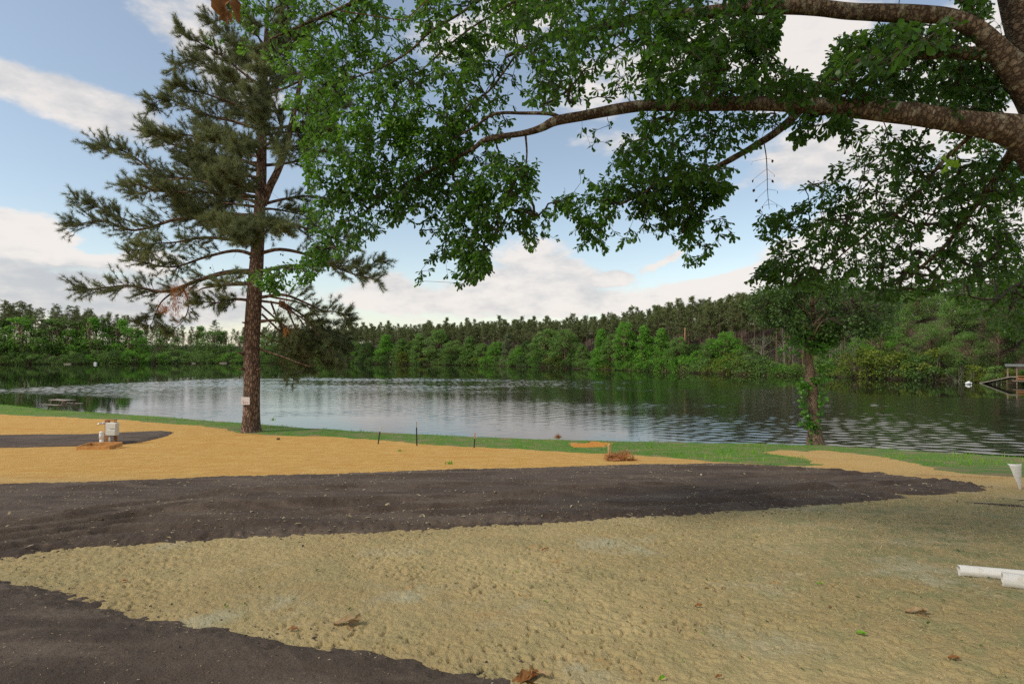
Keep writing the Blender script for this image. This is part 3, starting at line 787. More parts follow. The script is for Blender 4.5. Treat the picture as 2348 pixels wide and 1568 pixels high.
tw = spline([at(1752, 330, 5.6), at(1757, 360, 5.6), at(1759, 400, 5.6), at(1760, 440, 5.6), at(1764, 480, 5.6)], 14); g.tube(tw, np.linspace(.006, .002, 14), 5)
for k in (3, 5, 7, 9, 11, 12):
    for s_ in (-1, 1):
        e = tw[k] + np.array([s_ * R.uniform(.04, .16), R.uniform(-.05, .05), R.uniform(-.10, .02)])
        g.sticks(tw[k][None], e[None], .0018, .0012)
        g.leaves(np.array([e]), np.array([[s_ * .3, 0, -1.]]), rdir(1), .035, .03, .2, 'oval')
o = obuild(g, 'dry_twig', M['twig']); o['label'] = 'bare dead twig with dried buds hanging below a limb'

# ------------------------------------------------------------------ the tall pine on the left
PB = hit(576, 991); PD = PB[1]
pine = empty('pine_tree', PB, 'tall pine with rough brown trunk standing at the lawn edge, left of centre', 'tree')
PL = Vector(pine.location)
def pbuild(g, name, m, smooth=True):
    o = g.build(name, m, pine, smooth); o.location = -PL; return o
def line3(pts, d0, d1):
    n = len(pts); return np.array([at(x, y, d0 + (d1 - d0) * (i / max(n - 1, 1))) for i, (x, y) in enumerate(pts)])
TR = [(576, 1000, 60), (576, 991, 47), (576, 975, 40), (577, 940, 36), (578, 870, 36), (576, 800, 35), (579, 740, 34), (584, 660, 32), (590, 580, 28), (595, 500, 25), (598, 420, 23), (601, 320, 20), (604, 230, 17), (608, 140, 13), (612, 60, 9), (616, -20, 6), (620, -75, 2)]
q = spline(np.array([[*at(x, y, PD), w_ / F * PD / 2] for x, y, w_ in TR]), 70)
g = G(); g.tube(q[:, :3], np.maximum(q[:, 3], .01), 22, lump=.10, seed=31)
for (x, y, s_) in ((560, 812, -1), (577, 800, .3), (590, 848, 1), (585, 838, .5), (562, 846, -.8), (571, 742, -1)):   # knots and stubs
    c = at(x, y, PD - .25); g.tube(np.array([c, c + [s_ * .14, -.12, .03], c + [s_ * .26, -.16, .05]]), [.07, .05, .03], 8)
pbuild(g, 'trunk', M['pine_bark'])
def trunk_at(py): 
    xs_ = [t_[1] for t_ in TR][::-1]; return np.interp(py, xs_, [t_[0] for t_ in TR][::-1])
ST = spline(np.array([[*at(x, y, d_), w_ / F * PD / 2] for x, y, d_, w_ in ((604, 470, PD, 16), (618, 430, PD - .2, 17), (640, 385, PD - .4, 15), (658, 330, PD - .5, 13), (676, 250, PD - .6, 11), (694, 160, PD - .7, 8), (706, 80, PD - .7, 4))]), 24)
g = G(); g.tube(ST[:, :3], ST[:, 3], 14, lump=.08, seed=33); pbuild(g, 'stem', M['pine_bark'])

BR = [  # branch polylines on the photo, depth change towards the tip, thickness px, foliage amount
    ([(588, 622), (520, 625), (455, 643), (400, 664), (360, 668), (300, 655), (240, 660), (182, 664)], -1.5, 13, 1.0),
    ([(410, 660), (372, 690), (356, 720), (345, 745), (318, 742)], -.6, 5, .8),
    ([(420, 656), (432, 700), (420, 735), (390, 762)], -.4, 4, .45),
    ([(590, 650), (530, 652), (470, 660), (452, 668)], 1.0, 12, 0),
    ([(582, 690), (540, 686), (500, 694), (455, 690)], -1.2, 8, 1.5),
    ([(590, 588), (540, 575), (470, 590), (400, 612), (340, 604), (302, 588)], .8, 9, .9),
    ([(592, 545), (540, 550), (470, 545), (400, 556), (345, 560), (318, 574)], -2.5, 9, 1.1),
    ([(596, 500), (520, 497), (440, 500), (395, 505), (352, 519), (297, 528), (237, 506), (170, 516)], -.8, 12, 1.1),
    ([(340, 520), (290, 505), (235, 480), (176, 458)], -.5, 5, 1.2),
    ([(598, 440), (520, 430), (450, 412), (400, 408), (355, 395), (290, 350), (225, 336)], 1.0, 11, 1.3),
    ([(420, 408), (360, 420), (330, 445), (280, 425)], 1.4, 5, 1.),
    ([(598, 452), (540, 448), (460, 440), (380, 440), (300, 420)], -2.0, 9, 1.1),
    ([(600, 385), (545, 365), (480, 360), (420, 340), (365, 320), (338, 300)], 2.4, 9, 1.2),
    ([(601, 330), (560, 320), (490, 325), (430, 310), (380, 312), (340, 302)], -1.8, 9, 1.2),
    ([(602, 300), (540, 280), (480, 265), (420, 240), (380, 228), (345, 240)], .4, 8, 1.2),
    ([(603, 262), (540, 240), (470, 215), (430, 205), (400, 195)], -2.4, 8, 1.2),
    ([(605, 230), (560, 195), (500, 160), (450, 140), (402, 150)], 2.2, 7, 1.2),
    ([(606, 205), (560, 170), (510, 130), (460, 100), (412, 75)], -1., 7, 1.2),
    ([(608, 160), (570, 120), (520, 80), (475, 40)], 1.2, 6, 1.3),
    ([(610, 110), (580, 70), (540, 30), (510, -10)], -.8, 5, 1.3),
    ([(610, 90), (640, 40), (660, 0), (690, -40)], .8, 5, 1.3),
    ([(600, 580), (640, 572), (690, 580), (740, 600), (800, 625), (868, 642)], -1.0, 9, .9),
    ([(600, 622), (660, 610), (730, 610), (790, 610), (835, 612), (872, 596)], 1.4, 9, 1.0),
    ([(596, 682), (650, 676), (700, 694), (740, 712), (775, 716), (802, 735)], -.5, 8, .8),
    ([(594, 737), (630, 735), (655, 748), (675, 765)], -.4, 8, .2),
    ([(640, 690), (690, 720), (730, 760), (770, 790), (790, 800)], 1.5, 6, 1.0),
    ([(650, 690), (668, 730), (690, 780), (720, 815), (760, 825)], .8, 5, .9),
    ([(620, 690), (640, 740), (665, 790), (685, 825), (700, 840)], 1.6, 5, .8),
    ([(595, 800), (640, 815), (680, 830), (715, 842)], -.8, 6, 0),
    ([(592, 762), (625, 780), (650, 790), (640, 830), (672, 868)], .6, 4, .35),
    ([(597, 500), (650, 508), (720, 530), (800, 555)], -1.0, 9, 1.0),
    ([(598, 470), (660, 455), (720, 450), (780, 462)], 1.5, 8, 1.0),
    ([(601, 380), (670, 372), (730, 350), (790, 352)], 2., 8, 1.1),
    ([(603, 300), (680, 285), (740, 255), (790, 240)], -.6, 8, 1.1),
    ([(605, 220), (670, 195), (730, 160), (775, 128)], 1., 7, 1.1),
    ([(608, 150), (660, 110), (700, 70), (740, 40)], -1., 6, 1.1),
    ([(655, 340), (700, 330), (740, 300), (770, 300)], -1.5, 6, 1.1),
    ([(680, 240), (720, 210), (750, 200), (790, 180)], .6, 5, 1.1),
    ([(660, 330), (640, 280), (630, 240), (600, 200)], -1.6, 5, 1.1),
    ([(690, 180), (660, 140), (640, 100), (630, 60)], -1., 4, 1.1),
    ([(600, 690), (650, 700), (690, 735), (720, 790)], .5, 6, .8), ([(598, 700), (640, 740), (680, 800), (705, 850)], 1.2, 5, .6),
    ([(640, 700), (700, 735), (750, 790), (785, 832)], .2, 5, .8), ([(600, 720), (650, 765), (720, 815), (770, 835)], 1., 5, .6),
    ([(620, 680), (700, 700), (750, 750), (800, 775)], 1.8, 5, .8),
    # towards and away from the viewer
    ([(590, 560), (575, 548), (560, 545), (540, 548)], -4.2, 8, 1.5), ([(592, 540), (605, 520), (625, 522), (650, 530)], -4., 8, 1.5),
    ([(594, 520), (580, 510), (560, 520), (520, 525)], -3.6, 7, 1.4), ([(596, 470), (560, 455), (530, 460), (500, 470)], 3.8, 8, 1.2),
    ([(598, 430), (570, 400), (540, 395), (520, 400)], -3.6, 8, 1.2), ([(600, 370), (580, 340), (560, 335), (540, 340)], -3.8, 8, 1.3),
    ([(601, 340), (630, 320), (640, 330), (650, 350)], -3.2, 7, 1.2), ([(602, 300), (570, 270), (550, 265), (530, 260)], 3.4, 7, 1.2),
    ([(603, 260), (610, 230), (600, 220), (570, 225)], -3.4, 7, 1.3), ([(605, 215), (620, 180), (610, 160), (590, 150)], -2.8, 6, 1.3),
    ([(606, 180), (570, 150), (550, 140), (540, 130)], 2.6, 6, 1.3), ([(609, 120), (590, 80), (580, 60), (570, 40)], -2., 5, 1.3),
    ([(612, 60), (640, 20), (650, -10), (640, -40)], -1.5, 4, 1.3), ([(600, 360), (560, 330), (500, 300), (460, 290)], 3.2, 7, 1.2),
    ([(597, 480), (630, 480), (680, 490), (720, 500)], 3., 7, 1.2), ([(586, 640), (560, 625), (540, 640), (500, 655)], -3.0, 6, .6),
]
for k in range(30):                                  # boughs all round the upper stem
    y0 = 90 + 470 * (k + R.uniform(0, 1)) / 30; a = R.uniform(0, 6.28); L = (1.5 + 3.6 * sstep(20, 520, y0)) * R.uniform(.65, 1.05)
    dxp = math.cos(a) * L / PD * F; xs0 = float(np.interp(y0, [t_[1] for t_ in TR][::-1], [t_[0] for t_ in TR][::-1])); dip = R.uniform(-5, 25)
    BR.append(([(xs0, y0), (xs0 + dxp * .35, y0 - 4 - dip * .3), (xs0 + dxp * .7, y0 - 8 - dip * .2), (xs0 + dxp, y0 - 30 - dip)], math.sin(a) * L, 7, 1.25))
TUFT = []; TD = []; sub = G(); CONEP = []
for k, (pts, dd_, wpx, fol) in enumerate(BR):
    P = spline(line3(pts, PD, PD + dd_), 26)
    r0 = wpx / F * PD / 2
    g = G(); g.tube(P, np.linspace(r0, max(r0 * .18, .010), 26), 8, lump=.06, seed=k); pbuild(g, 'limb', M['pine_bark'])
    if fol == 0:
        continue
    T = nrm(np.gradient(P, axis=0)); Ln = np.linalg.norm(np.diff(P, axis=0), axis=1).sum()
    ns = int(Ln * 9 * fol) + 7
    for i in range(ns):
        u = 1 - .72 * R.uniform() ** 1.25; j = min(int(u * 25), 25)
        p = P[j] + (P[min(j + 1, 25)] - P[j]) * (u * 25 - j)
        out = nrm(np.cross(T[j], rdir(1)[0]))
        d = nrm(T[j] * R.uniform(.5, 1.1) + out * .8 + np.array([0, 0, .28]))
        sl_ = R.uniform(.25, 1.0) * (1.15 - .45 * u) * min(1.3, .55 + Ln / 9)
        e = p + d * sl_; m_ = (p + e) / 2 + np.array([0, 0, -.05])
        sub.sticks(np.array([p, m_]), np.array([m_, e]), [.014, .011], [.011, .007])
        for s_ in (.45, .72, 1.0):
            TUFT.append(p + (e - p) * s_ + R.normal(0, .02, 3)); TD.append(nrm(d + R.normal(0, .25, 3) + [0, 0, .25]))
        if R.uniform() < .5:
            dd2 = nrm(d + R.normal(0, .6, 3) + [0, 0, .2]); e2 = m_ + dd2 * sl_ * .6
            sub.sticks(m_[None], e2[None], .009, .006)
            TUFT += [e2, (m_ + e2) / 2]; TD += [dd2, dd2]
    TUFT.append(P[-1]); TD.append(nrm(T[-1] + [0, 0, .2]))
    for i in range(int(Ln * 1.6)):                  # bare dead twiglets near the trunk
        j = R.integers(2, 18); d = nrm(R.normal(0, 1, 3) + [0, 0, -.2]); e = P[j] + d * R.uniform(.2, .7)
        sub.sticks(P[j][None], e[None], .008, .004)
        if pts[-1][1] > 420: CONEP.append(e)
pbuild(sub, 'branchlets', M['twig'])
TUFT = np.array(TUFT); TD = np.array(TD)
per = 44; idx = np.repeat(np.arange(len(TUFT)), per); n = len(idx)
d = nrm(TD[idx] * R.uniform(.35, 1.3, (n, 1)) + rdir(n) * .85)
Ln = R.uniform(.15, .27, n); A = TUFT[idx] + TD[idx] * R.uniform(-.10, .08, (n, 1))
S = nrm(np.cross(d, rdir(n))) * .0064
val = np.clip(.45 + .9 * (vn3(TUFT / 1.1, 301)[idx] - .5) + R.normal(0, .18, n), 0, 1)
g = G(); g.tris(A, d * Ln[:, None], S, val); pbuild(g, 'crown', M['needle'], False)
# hanks of dead brown needles caught on the left limb and on the lower right boughs
g = G()
for (x, y, w_, h_, n, dz) in ((404, 690, 12, 42, 420, -1.3), (376, 706, 12, 12, 220, -1.4), (430, 684, 8, 26, 180, -1.2), (410, 664, 34, 12, 220, -.9), (452, 672, 14, 20, 90, -.8), (650, 690, 18, 36, 150, -.2), (672, 735, 30, 50, 330, .5), (655, 758, 6, 8, 70, -.5), (710, 790, 60, 40, 420, 1.), (690, 830, 50, 25, 160, 1.2)):
    c = at(x, y, PD + dz); s_ = PD / F
    A = c + R.normal(0, .5, (n, 3)) * np.array([w_ * s_, .25, h_ * s_])
    d = nrm(np.stack([R.normal(0, .35, n), R.normal(0, .35, n), -np.ones(n)], 1)) * R.uniform(.14, .25, (n, 1))
    g.tris(A, d, nrm(np.cross(d, rdir(n))) * .009, R.uniform(0, 1, n))
o = pbuild(g, 'dead_needles', M['brown_needle'], False); o['label'] = 'rust-brown dead needles hanging in hanks'
# cones, each hanging from a twig of the lower boughs
g = G(); L = .09
g.tube(np.array([[0, 0, 0], [0, 0, -L * .3], [0, 0, -L * .7], [0, 0, -L]]), [.012, .036, .030, .006], 7, val=.3)
CM = g.mesh('cone'); M['cone'] = simple('cone_scale', (.07, .045, .035), .9, .3, 40)
CONEP = np.array(CONEP); CONEP = CONEP[R.permutation(len(CONEP))[:90]]
for p in CONEP: link('cone', CM, M['cone'], pine, Vector(p) - PL)
# the white notice nailed to the trunk
sg = at(563, 919, PD - .47)
sgn = empty('sign', sg, 'small white board with faded red writing nailed low on the pine trunk', 'sign', rz=-.25)
M['board'] = simple('painted_board', (.62, .56, .53), .7, .12, 12)
g = G(); g.box((0, 0, 0), (.47, .015, .36), bev=.004); g.build('board', M['board'], sgn, False)
M['red'] = simple('faded_red_paint', (.42, .13, .13), .8, .3, 20)
def stroke(pts, w_=.011, y=-.0105):
    g = G()
    for a, b_ in zip(pts[:-1], pts[1:]):
        dx, dz = b_[0] - a[0], b_[1] - a[1]; L = math.hypot(dx, dz)
        g.box(((a[0] + b_[0]) / 2, y, (a[1] + b_[1]) / 2), (L + w_ * .5, .003, w_), rot=(0, -math.atan2(dz, dx), 0))
    g.build('letter', M['red'], sgn, False)
stroke([(-.10, .05), (-.14, .0), (-.145, -.07), (-.12, -.12)]); stroke([(-.08, -.05), (-.11, -.06), (-.115, -.1), (-.08, -.11)])
stroke([(-.05, -.03), (-.05, -.11), (-.01, -.11)]); stroke([(.01, -.02), (.01, -.11), (.05, -.115)]); stroke([(.07, -.06), (.10, -.06), (.10, -.12)]); stroke([(.13, -.05), (.12, -.09), (.15, -.12)])

# ------------------------------------------------------------------ far shore: kinds of trees, each built once and copied
def pine_kind(seed, cb, lean=0., wide=1., sparse=1., h=18.):
    rs = np.random.default_rng(seed)
    P = np.stack([lean * np.linspace(0, 1, 10) ** 1.5 * h + .12 * np.sin(np.linspace(0, 5, 10) + seed), .1 * np.cos(np.linspace(0, 4, 10) + seed), np.linspace(-.5, h, 10)], 1)
    g = G(); g.tube(P, np.linspace(.17, .03, 10), 7)
    def ax(z): return np.array([np.interp(z, P[:, 2], P[:, 0]), np.interp(z, P[:, 2], P[:, 1]), z])
    A = []; B = []
    for _ in range(14):
        z = rs.uniform(.25, cb) * h; a = rs.uniform(0, 6.28); L = rs.uniform(.5, 1.6)
        A.append(ax(z)); B.append(ax(z) + [math.cos(a) * L, math.sin(a) * L, rs.uniform(-.2, .3)])
    c = G(); C = []; ND = []; CV = []
    z = cb * h
    while z < h:
        u = (z - cb * h) / (h - cb * h)
        Lm = wide * (1.0 + 1.6 * math.sin(min(1, (u + .18)) ** .8 * math.pi * .93)) * (1.12 - .55 * u)
        for a in rs.uniform(0, 6.28, rs.integers(3, 6)):
            if rs.uniform() > sparse: continue
            L = Lm * rs.uniform(.6, 1.15); b_ = ax(z); e = b_ + np.array([math.cos(a) * L, math.sin(a) * L, L * rs.uniform(-.02, .45)])
            A.append(b_); B.append(e)
            v0 = rs.uniform(.2, .75)
            for s_ in np.arange(.35, 1.05, .22):
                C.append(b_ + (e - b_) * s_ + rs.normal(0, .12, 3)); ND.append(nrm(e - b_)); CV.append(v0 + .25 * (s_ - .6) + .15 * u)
        z += rs.uniform(.38, .62)
    C.append(ax(h)); ND.append(np.array([0, 0, 1.])); CV.append(.7)
    g.sticks(np.array(A), np.array(B), .045, .018)
    C = np.array(C); ND = np.array(ND); CV = np.array(CV)
    k = np.repeat(np.arange(len(C)), 9); n = len(k)
    d = rs.normal(size=(n, 3)) * .75 + ND[k] * .6 + [0, 0, .35]; d = nrm(d) * rs.uniform(.3, .62, (n, 1))
    S = nrm(np.cross(d, rs.normal(size=(n, 3)))) * .07
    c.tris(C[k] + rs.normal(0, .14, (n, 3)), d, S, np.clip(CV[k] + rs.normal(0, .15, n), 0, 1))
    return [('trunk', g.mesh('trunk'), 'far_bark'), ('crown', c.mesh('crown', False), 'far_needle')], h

def leafy_kind(seed, h, w, base, shape='oval', nclump=46, per=60, leaf=.30, hang=0., bark='far_bark', trunk=True, gap=0.):
    rs = np.random.default_rng(seed)
    g = G(); c = G()
    C = []; rC = []
    tries = 0
    while len(C) < nclump and tries < 6000:
        tries += 1
        u = rs.uniform(0, 1) ** .85; z = base * h + u * (h - base * h)
        if shape == 'cone': prof = (1.02 - u) ** .75 * min(1, .55 + 3 * u)
        elif shape == 'dome': prof = math.sqrt(max(0, 1 - u * u * .96))
        elif shape == 'top': prof = math.sin(min(1, .12 + u * .9) * math.pi) ** .6
        else: prof = math.sin(min(1., .10 + .86 * u) * math.pi) ** .62
        a = rs.uniform(0, 6.28); r = w * prof * math.sqrt(rs.uniform(.15, 1)) * (1 + .22 * math.sin(2 * a + seed) + .15 * math.sin(5 * a + 3 * u + seed))
        C.append(np.array([math.cos(a) * r, math.sin(a) * r, z])); rC.append(rs.uniform(.55, 1.25) * (w / 3.2) ** .55 * (1.05 - .35 * u))
    C = np.array(C); rC = np.array(rC)
    if trunk:
        P = np.stack([.05 * h * np.sin(np.linspace(0, 2.2, 8) + seed) - .05 * h * math.sin(seed), .03 * h * np.sin(np.linspace(0, 3, 8)), np.linspace(-.6, h * .86, 8)], 1)
        g.tube(P, np.linspace(.018 * h, .004 * h, 8), 8)
        zz = np.clip(C[:, 2] * .72 - .3, 0, h * .8)
        J = np.stack([np.interp(zz, P[:, 2], P[:, 0]), np.interp(zz, P[:, 2], P[:, 1]), zz], 1)
        md = (J + C) / 2 + [0, 0, .25]
        g.sticks(J, md, .005 * h, .0035 * h); g.sticks(md, C, .0035 * h, .0012 * h)
    else:
        n0 = 7; b0 = np.stack([rs.normal(0, .18 * w, n0), rs.normal(0, .18 * w, n0), np.full(n0, -.4)], 1)
        J = b0[rs.integers(0, n0, len(C))]; g.sticks(J, C, .045, .015)
    k = np.repeat(np.arange(len(C)), per); n = len(k)
    q = nrm(rs.normal(size=(n, 3)) + [0, 0, .30]); rad_ = rC[k] * rs.uniform(.55, 1.05, n) ** .6
    p = C[k] + q * rad_[:, None] * np.array([1.1, 1.1, .82])
    p[:, 2] = np.maximum(p[:, 2], -.1)
    d = nrm(q * .6 + rs.normal(size=(n, 3)) * .7 + [0, 0, -.3 - hang]); N_ = nrm(q + rs.normal(size=(n, 3)) * .45 + [0, 0, .5])
    cv = rs.uniform(.15, .85, len(C))
    val = np.clip(cv[k] * .75 + .1 + rs.normal(0, .15, n), 0, 1)
    kk = rs.uniform(size=n) > gap
    L = leaf * rs.uniform(.6, 1.3, n)
    c.leaves(p[kk], d[kk], N_[kk], L[kk], L[kk] * .62, val[kk], 'oval', .15)
    return [('trunk', g.mesh('trunk'), bark), ('crown', c.mesh('crown', False), None)], h

PINES = [pine_kind(1, .52), pine_kind(2, .60, .01, .9), pine_kind(3, .55, -.012), pine_kind(4, .64, .004, .85), pine_kind(5, .48, 0, 1.1, .9), pine_kind(6, .58, .015, 1.)]
TALLP = [pine_kind(11, .62, .012, 1.5, .8, 24.), pine_kind(12, .55, -.015, 1.6, .75, 24.), pine_kind(13, .68, .02, 1.45, .85, 24.), pine_kind(14, .5, .006, 1.4, .7, 24.)]
LEAFY = [leafy_kind(21, 12., 3.6, .0, 'oval', 96, 80), leafy_kind(22, 12., 3.2, .0, 'cone', 90, 80), leafy_kind(23, 12., 4.2, .0, 'oval', 110, 80), leafy_kind(24, 12., 3.0, .02, 'cone', 84, 80), leafy_kind(25, 12., 4.8, .0, 'dome', 120, 80)]
BIGL = [leafy_kind(31, 16., 6.0, .10, 'oval', 120, 95, .26), leafy_kind(32, 16., 5.2, .05, 'top', 110, 95, .26), leafy_kind(33, 16., 6.6, .04, 'dome', 130, 95, .26)]
GREYK = [leafy_kind(41, 11., 3.8, .06, 'oval', 60, 40, .20, .5, 'grey_bark', True, .1), leafy_kind(42, 11., 3.2, .10, 'top', 52, 34, .20, .5, 'grey_bark', True, .2)]
BUSH = [leafy_kind(51, 3.2, 2.6, .0, 'dome', 30, 60, .22, 0, 'far_bark', False), leafy_kind(52, 3.2, 3.4, .0, 'dome', 38, 60, .22, 0, 'far_bark', False), leafy_kind(53, 3.2, 2.0, .0, 'oval', 22, 60, .22, 0, 'grey_bark', False)]
SCRUB = [leafy_kind(61, 9., 2.2, .12, 'oval', 40, 46, .26, 0, 'far_bark', True, .1), leafy_kind(62, 9., 1.8, .15, 'cone', 34, 46, .26, 0, 'far_bark', True, .1)]

CACHE = {}
def plant(kind, name, x, y, hgt, label, cat, group=None, leafm='far_leaf', wide=1., rz=None, z=None):
    parts, h0 = kind
    s = hgt / h0
    e = empty(name, (x, y, float(terrain(x, y)) if z is None else z), label, cat, group, R.uniform(0, 6.28) if rz is None else rz)
    e.scale = (s * wide, s * wide, s)
    for nm, me, mt in parts:
        mt = mt or leafm
        key = (me.name, mt)
        if key not in CACHE:
            m2 = me if not me.materials else me.copy()
            m2.materials.clear(); m2.materials.append(M[mt]); CACHE[key] = m2
        o = bpy.data.objects.new(nm, CACHE[key]); COL.objects.link(o); o.parent = e
    return e

def spot(px, back):                                  # a point `back` metres behind the far waterline along the sight line of column px
    d = far_dist(px); u = (px - CX) / F
    dd_ = np.linspace(20, 420, 4001); k = np.where(dd_ - far_y(u * dd_) > 0)[0]
    d = dd_[k[0]] + back
    return u * d, d

def top_h(px, py, y, x):                             # height that reaches photo row py
    return CZ + (HY - py) / F * y - float(terrain(x, y))

TOPX = [-400, 0, 60, 100, 200, 280, 330, 450, 550, 700, 800, 1000, 1200, 1350, 1450, 1530, 1600, 1680, 1750, 1850, 2000, 2150, 2348, 2700]
TOPY = [690, 697, 692, 706, 706, 722, 737, 748, 754, 752, 752, 746, 738, 731, 718, 702, 697, 680, 674, 664, 668, 655, 640, 630]

# pine plantation behind the shore trees
PG = 'plantation pines behind the far shore trees'
pl = []
for row, back in enumerate((9, 13, 17, 21, 26)):
    step = {0: 16, 1: 17, 2: 17, 3: 18, 4: 20}[row]
    px = 640 + R.uniform(0, 10)
    while px < 2000:
        pl.append((px + R.uniform(-4, 4), back + R.uniform(-1.5, 1.5)))
        px += step * float(np.interp(px, [640, 1300, 1700, 2000], [1.0, 1.15, 1.6, 2.2]))
print('plantation', len(pl))
for i, (px, back) in enumerate(pl):
    x, y = spot(px, back); tp = float(np.interp(px, TOPX, TOPY)) + 5 + R.normal(0, 8) - (9 if R.uniform() < .06 else 0)
    plant(PINES[R.integers(0, 6)], 'pine_tree', x, y, top_h(px, tp, y, x), 'slender straight pine in the dense plantation across the lake', 'pine', PG)
# the deep wood behind, read as one mass
def wood(name, spots, kinds, label, leafm):
    g = G(); c = G()
    acc = {}
    for px, back, hh in spots:
        x, y = spot(px, back); parts, h0 = kinds[R.integers(0, len(kinds))]
        z = float(terrain(x, y)); s = hh(px, y, x) / h0
        a = R.uniform(0, 6.28); ca, sa = math.cos(a), math.sin(a)
        for nm, me, mt in parts:
            key = me.name
            if key not in acc:
                V = np.zeros(len(me.vertices) * 3, np.float32); me.vertices.foreach_get('co', V); V = V.reshape(-1, 3)
                lt = np.zeros(len(me.polygons), np.int32); me.polygons.foreach_get('loop_total', lt)
                ls = np.zeros(len(me.polygons), np.int32); me.polygons.foreach_get('loop_start', ls)
                lv = np.zeros(len(me.loops), np.int32); me.loops.foreach_get('vertex_index', lv)
                fs = [lv[ls[lt == n][:, None] + np.arange(n)] for n in np.unique(lt)]
                vv_ = np.zeros(len(V), np.float32); me.attributes['v'].data.foreach_get('value', vv_)
                acc[key] = (V, fs, vv_)
            V, fs, vv_ = acc[key]
            W = np.stack([V[:, 0] * ca - V[:, 1] * sa, V[:, 0] * sa + V[:, 1] * ca, V[:, 2]], 1) * s + [x, y, z]
            (g if nm == 'trunk' else c).add(W, fs, vv_)
    o = c.build(name, M[leafm], smooth=False); tag(o, label, 'wood', kind='stuff')
    t_ = g.build('wood_trunks', M['far_bark'], o)
    t_['kind'] = 'stuff'
    return o
sp_ = []
for back in (32, 39, 47, 56):
    for px in np.arange(560, 2100, 15 if back < 45 else 19):
        sp_.append((px + R.uniform(-7, 7), back + R.uniform(-3, 3), lambda p_, y, x: top_h(p_, float(np.interp(p_, TOPX, TOPY)) + 2 + R.normal(0, 5), y, x)))
wood('pine_wood', sp_, PINES, 'deep pine wood filling the skyline behind the plantation edge', 'far_needle')
sp_ = []
for back in (40, 55, 75):
    for px in np.arange(-500, 620, 24):
        sp_.append((px + R.uniform(-9, 9), back + R.uniform(-5, 5), lambda p_, y, x: top_h(p_, float(np.interp(p_, TOPX, TOPY)) + 22 + R.normal(0, 7), y, x)))
wood('mixed_wood', sp_, PINES + SCRUB, 'hazy mixed wood behind the tall pines at the far left', 'far_needle')
sp_ = []
for back in (22, 34):
    for px in np.arange(1930, 2900, 30):
        sp_.append((px + R.uniform(-9, 9), back + R.uniform(-5, 5), lambda p_, y, x: top_h(p_, float(np.interp(p_, TOPX, TOPY)) + R.normal(8, 8), y, x)))
wood('leafy_wood', sp_, BIGL, 'leafy wood behind the trees on the right shore', 'far_leaf')

# tall irregular pines on the left shore
TG = 'tall pines on the left part of the far shore'
n_t = 0
for px in np.arange(-330, 560, 13.5):
    back = R.uniform(6, 26); px = px + R.uniform(-7, 7)
    x, y = spot(px, back); tp = float(np.interp(px, TOPX, TOPY)) + abs(R.normal(0, 11)) * (1 if R.uniform() < .8 else 2.5)
    plant(TALLP[R.integers(0, 4)], 'pine_tree', x, y, top_h(px, tp, y, x), 'tall loose-crowned pine among others on the left part of the far shore', 'pine', TG, wide=.9)
    n_t += 1
for px, tp in ((12, 690), (52, 692), (25, 697), (128, 698), (158, 702), (172, 703), (200, 710), (250, 716), (268, 722), (492, 735), (372, 748), (440, 750), (545, 760)):
    x, y = spot(px, 10); plant(TALLP[R.integers(0, 4)], 'pine_tree', x, y, top_h(px, tp, y, x), 'tall loose-crowned pine among others on the left part of the far shore', 'pine', TG, wide=1.)
SGp = 'young broadleaf trees under the left pines'
for px in np.arange(-320, 560, 9.5):
    px = px + R.uniform(-6, 6); x, y = spot(px, R.uniform(3, 14)); tp = R.uniform(728, 800) + (18 if px > 300 else 0)
    plant(SCRUB[R.integers(0, 2)], 'broadleaf_tree', x, y, top_h(px, tp, y, x), 'young slim broadleaf tree under the pines on the left far shore', 'tree', SGp, 'far_bright' if R.uniform() < .3 else 'far_leaf', 1.5)

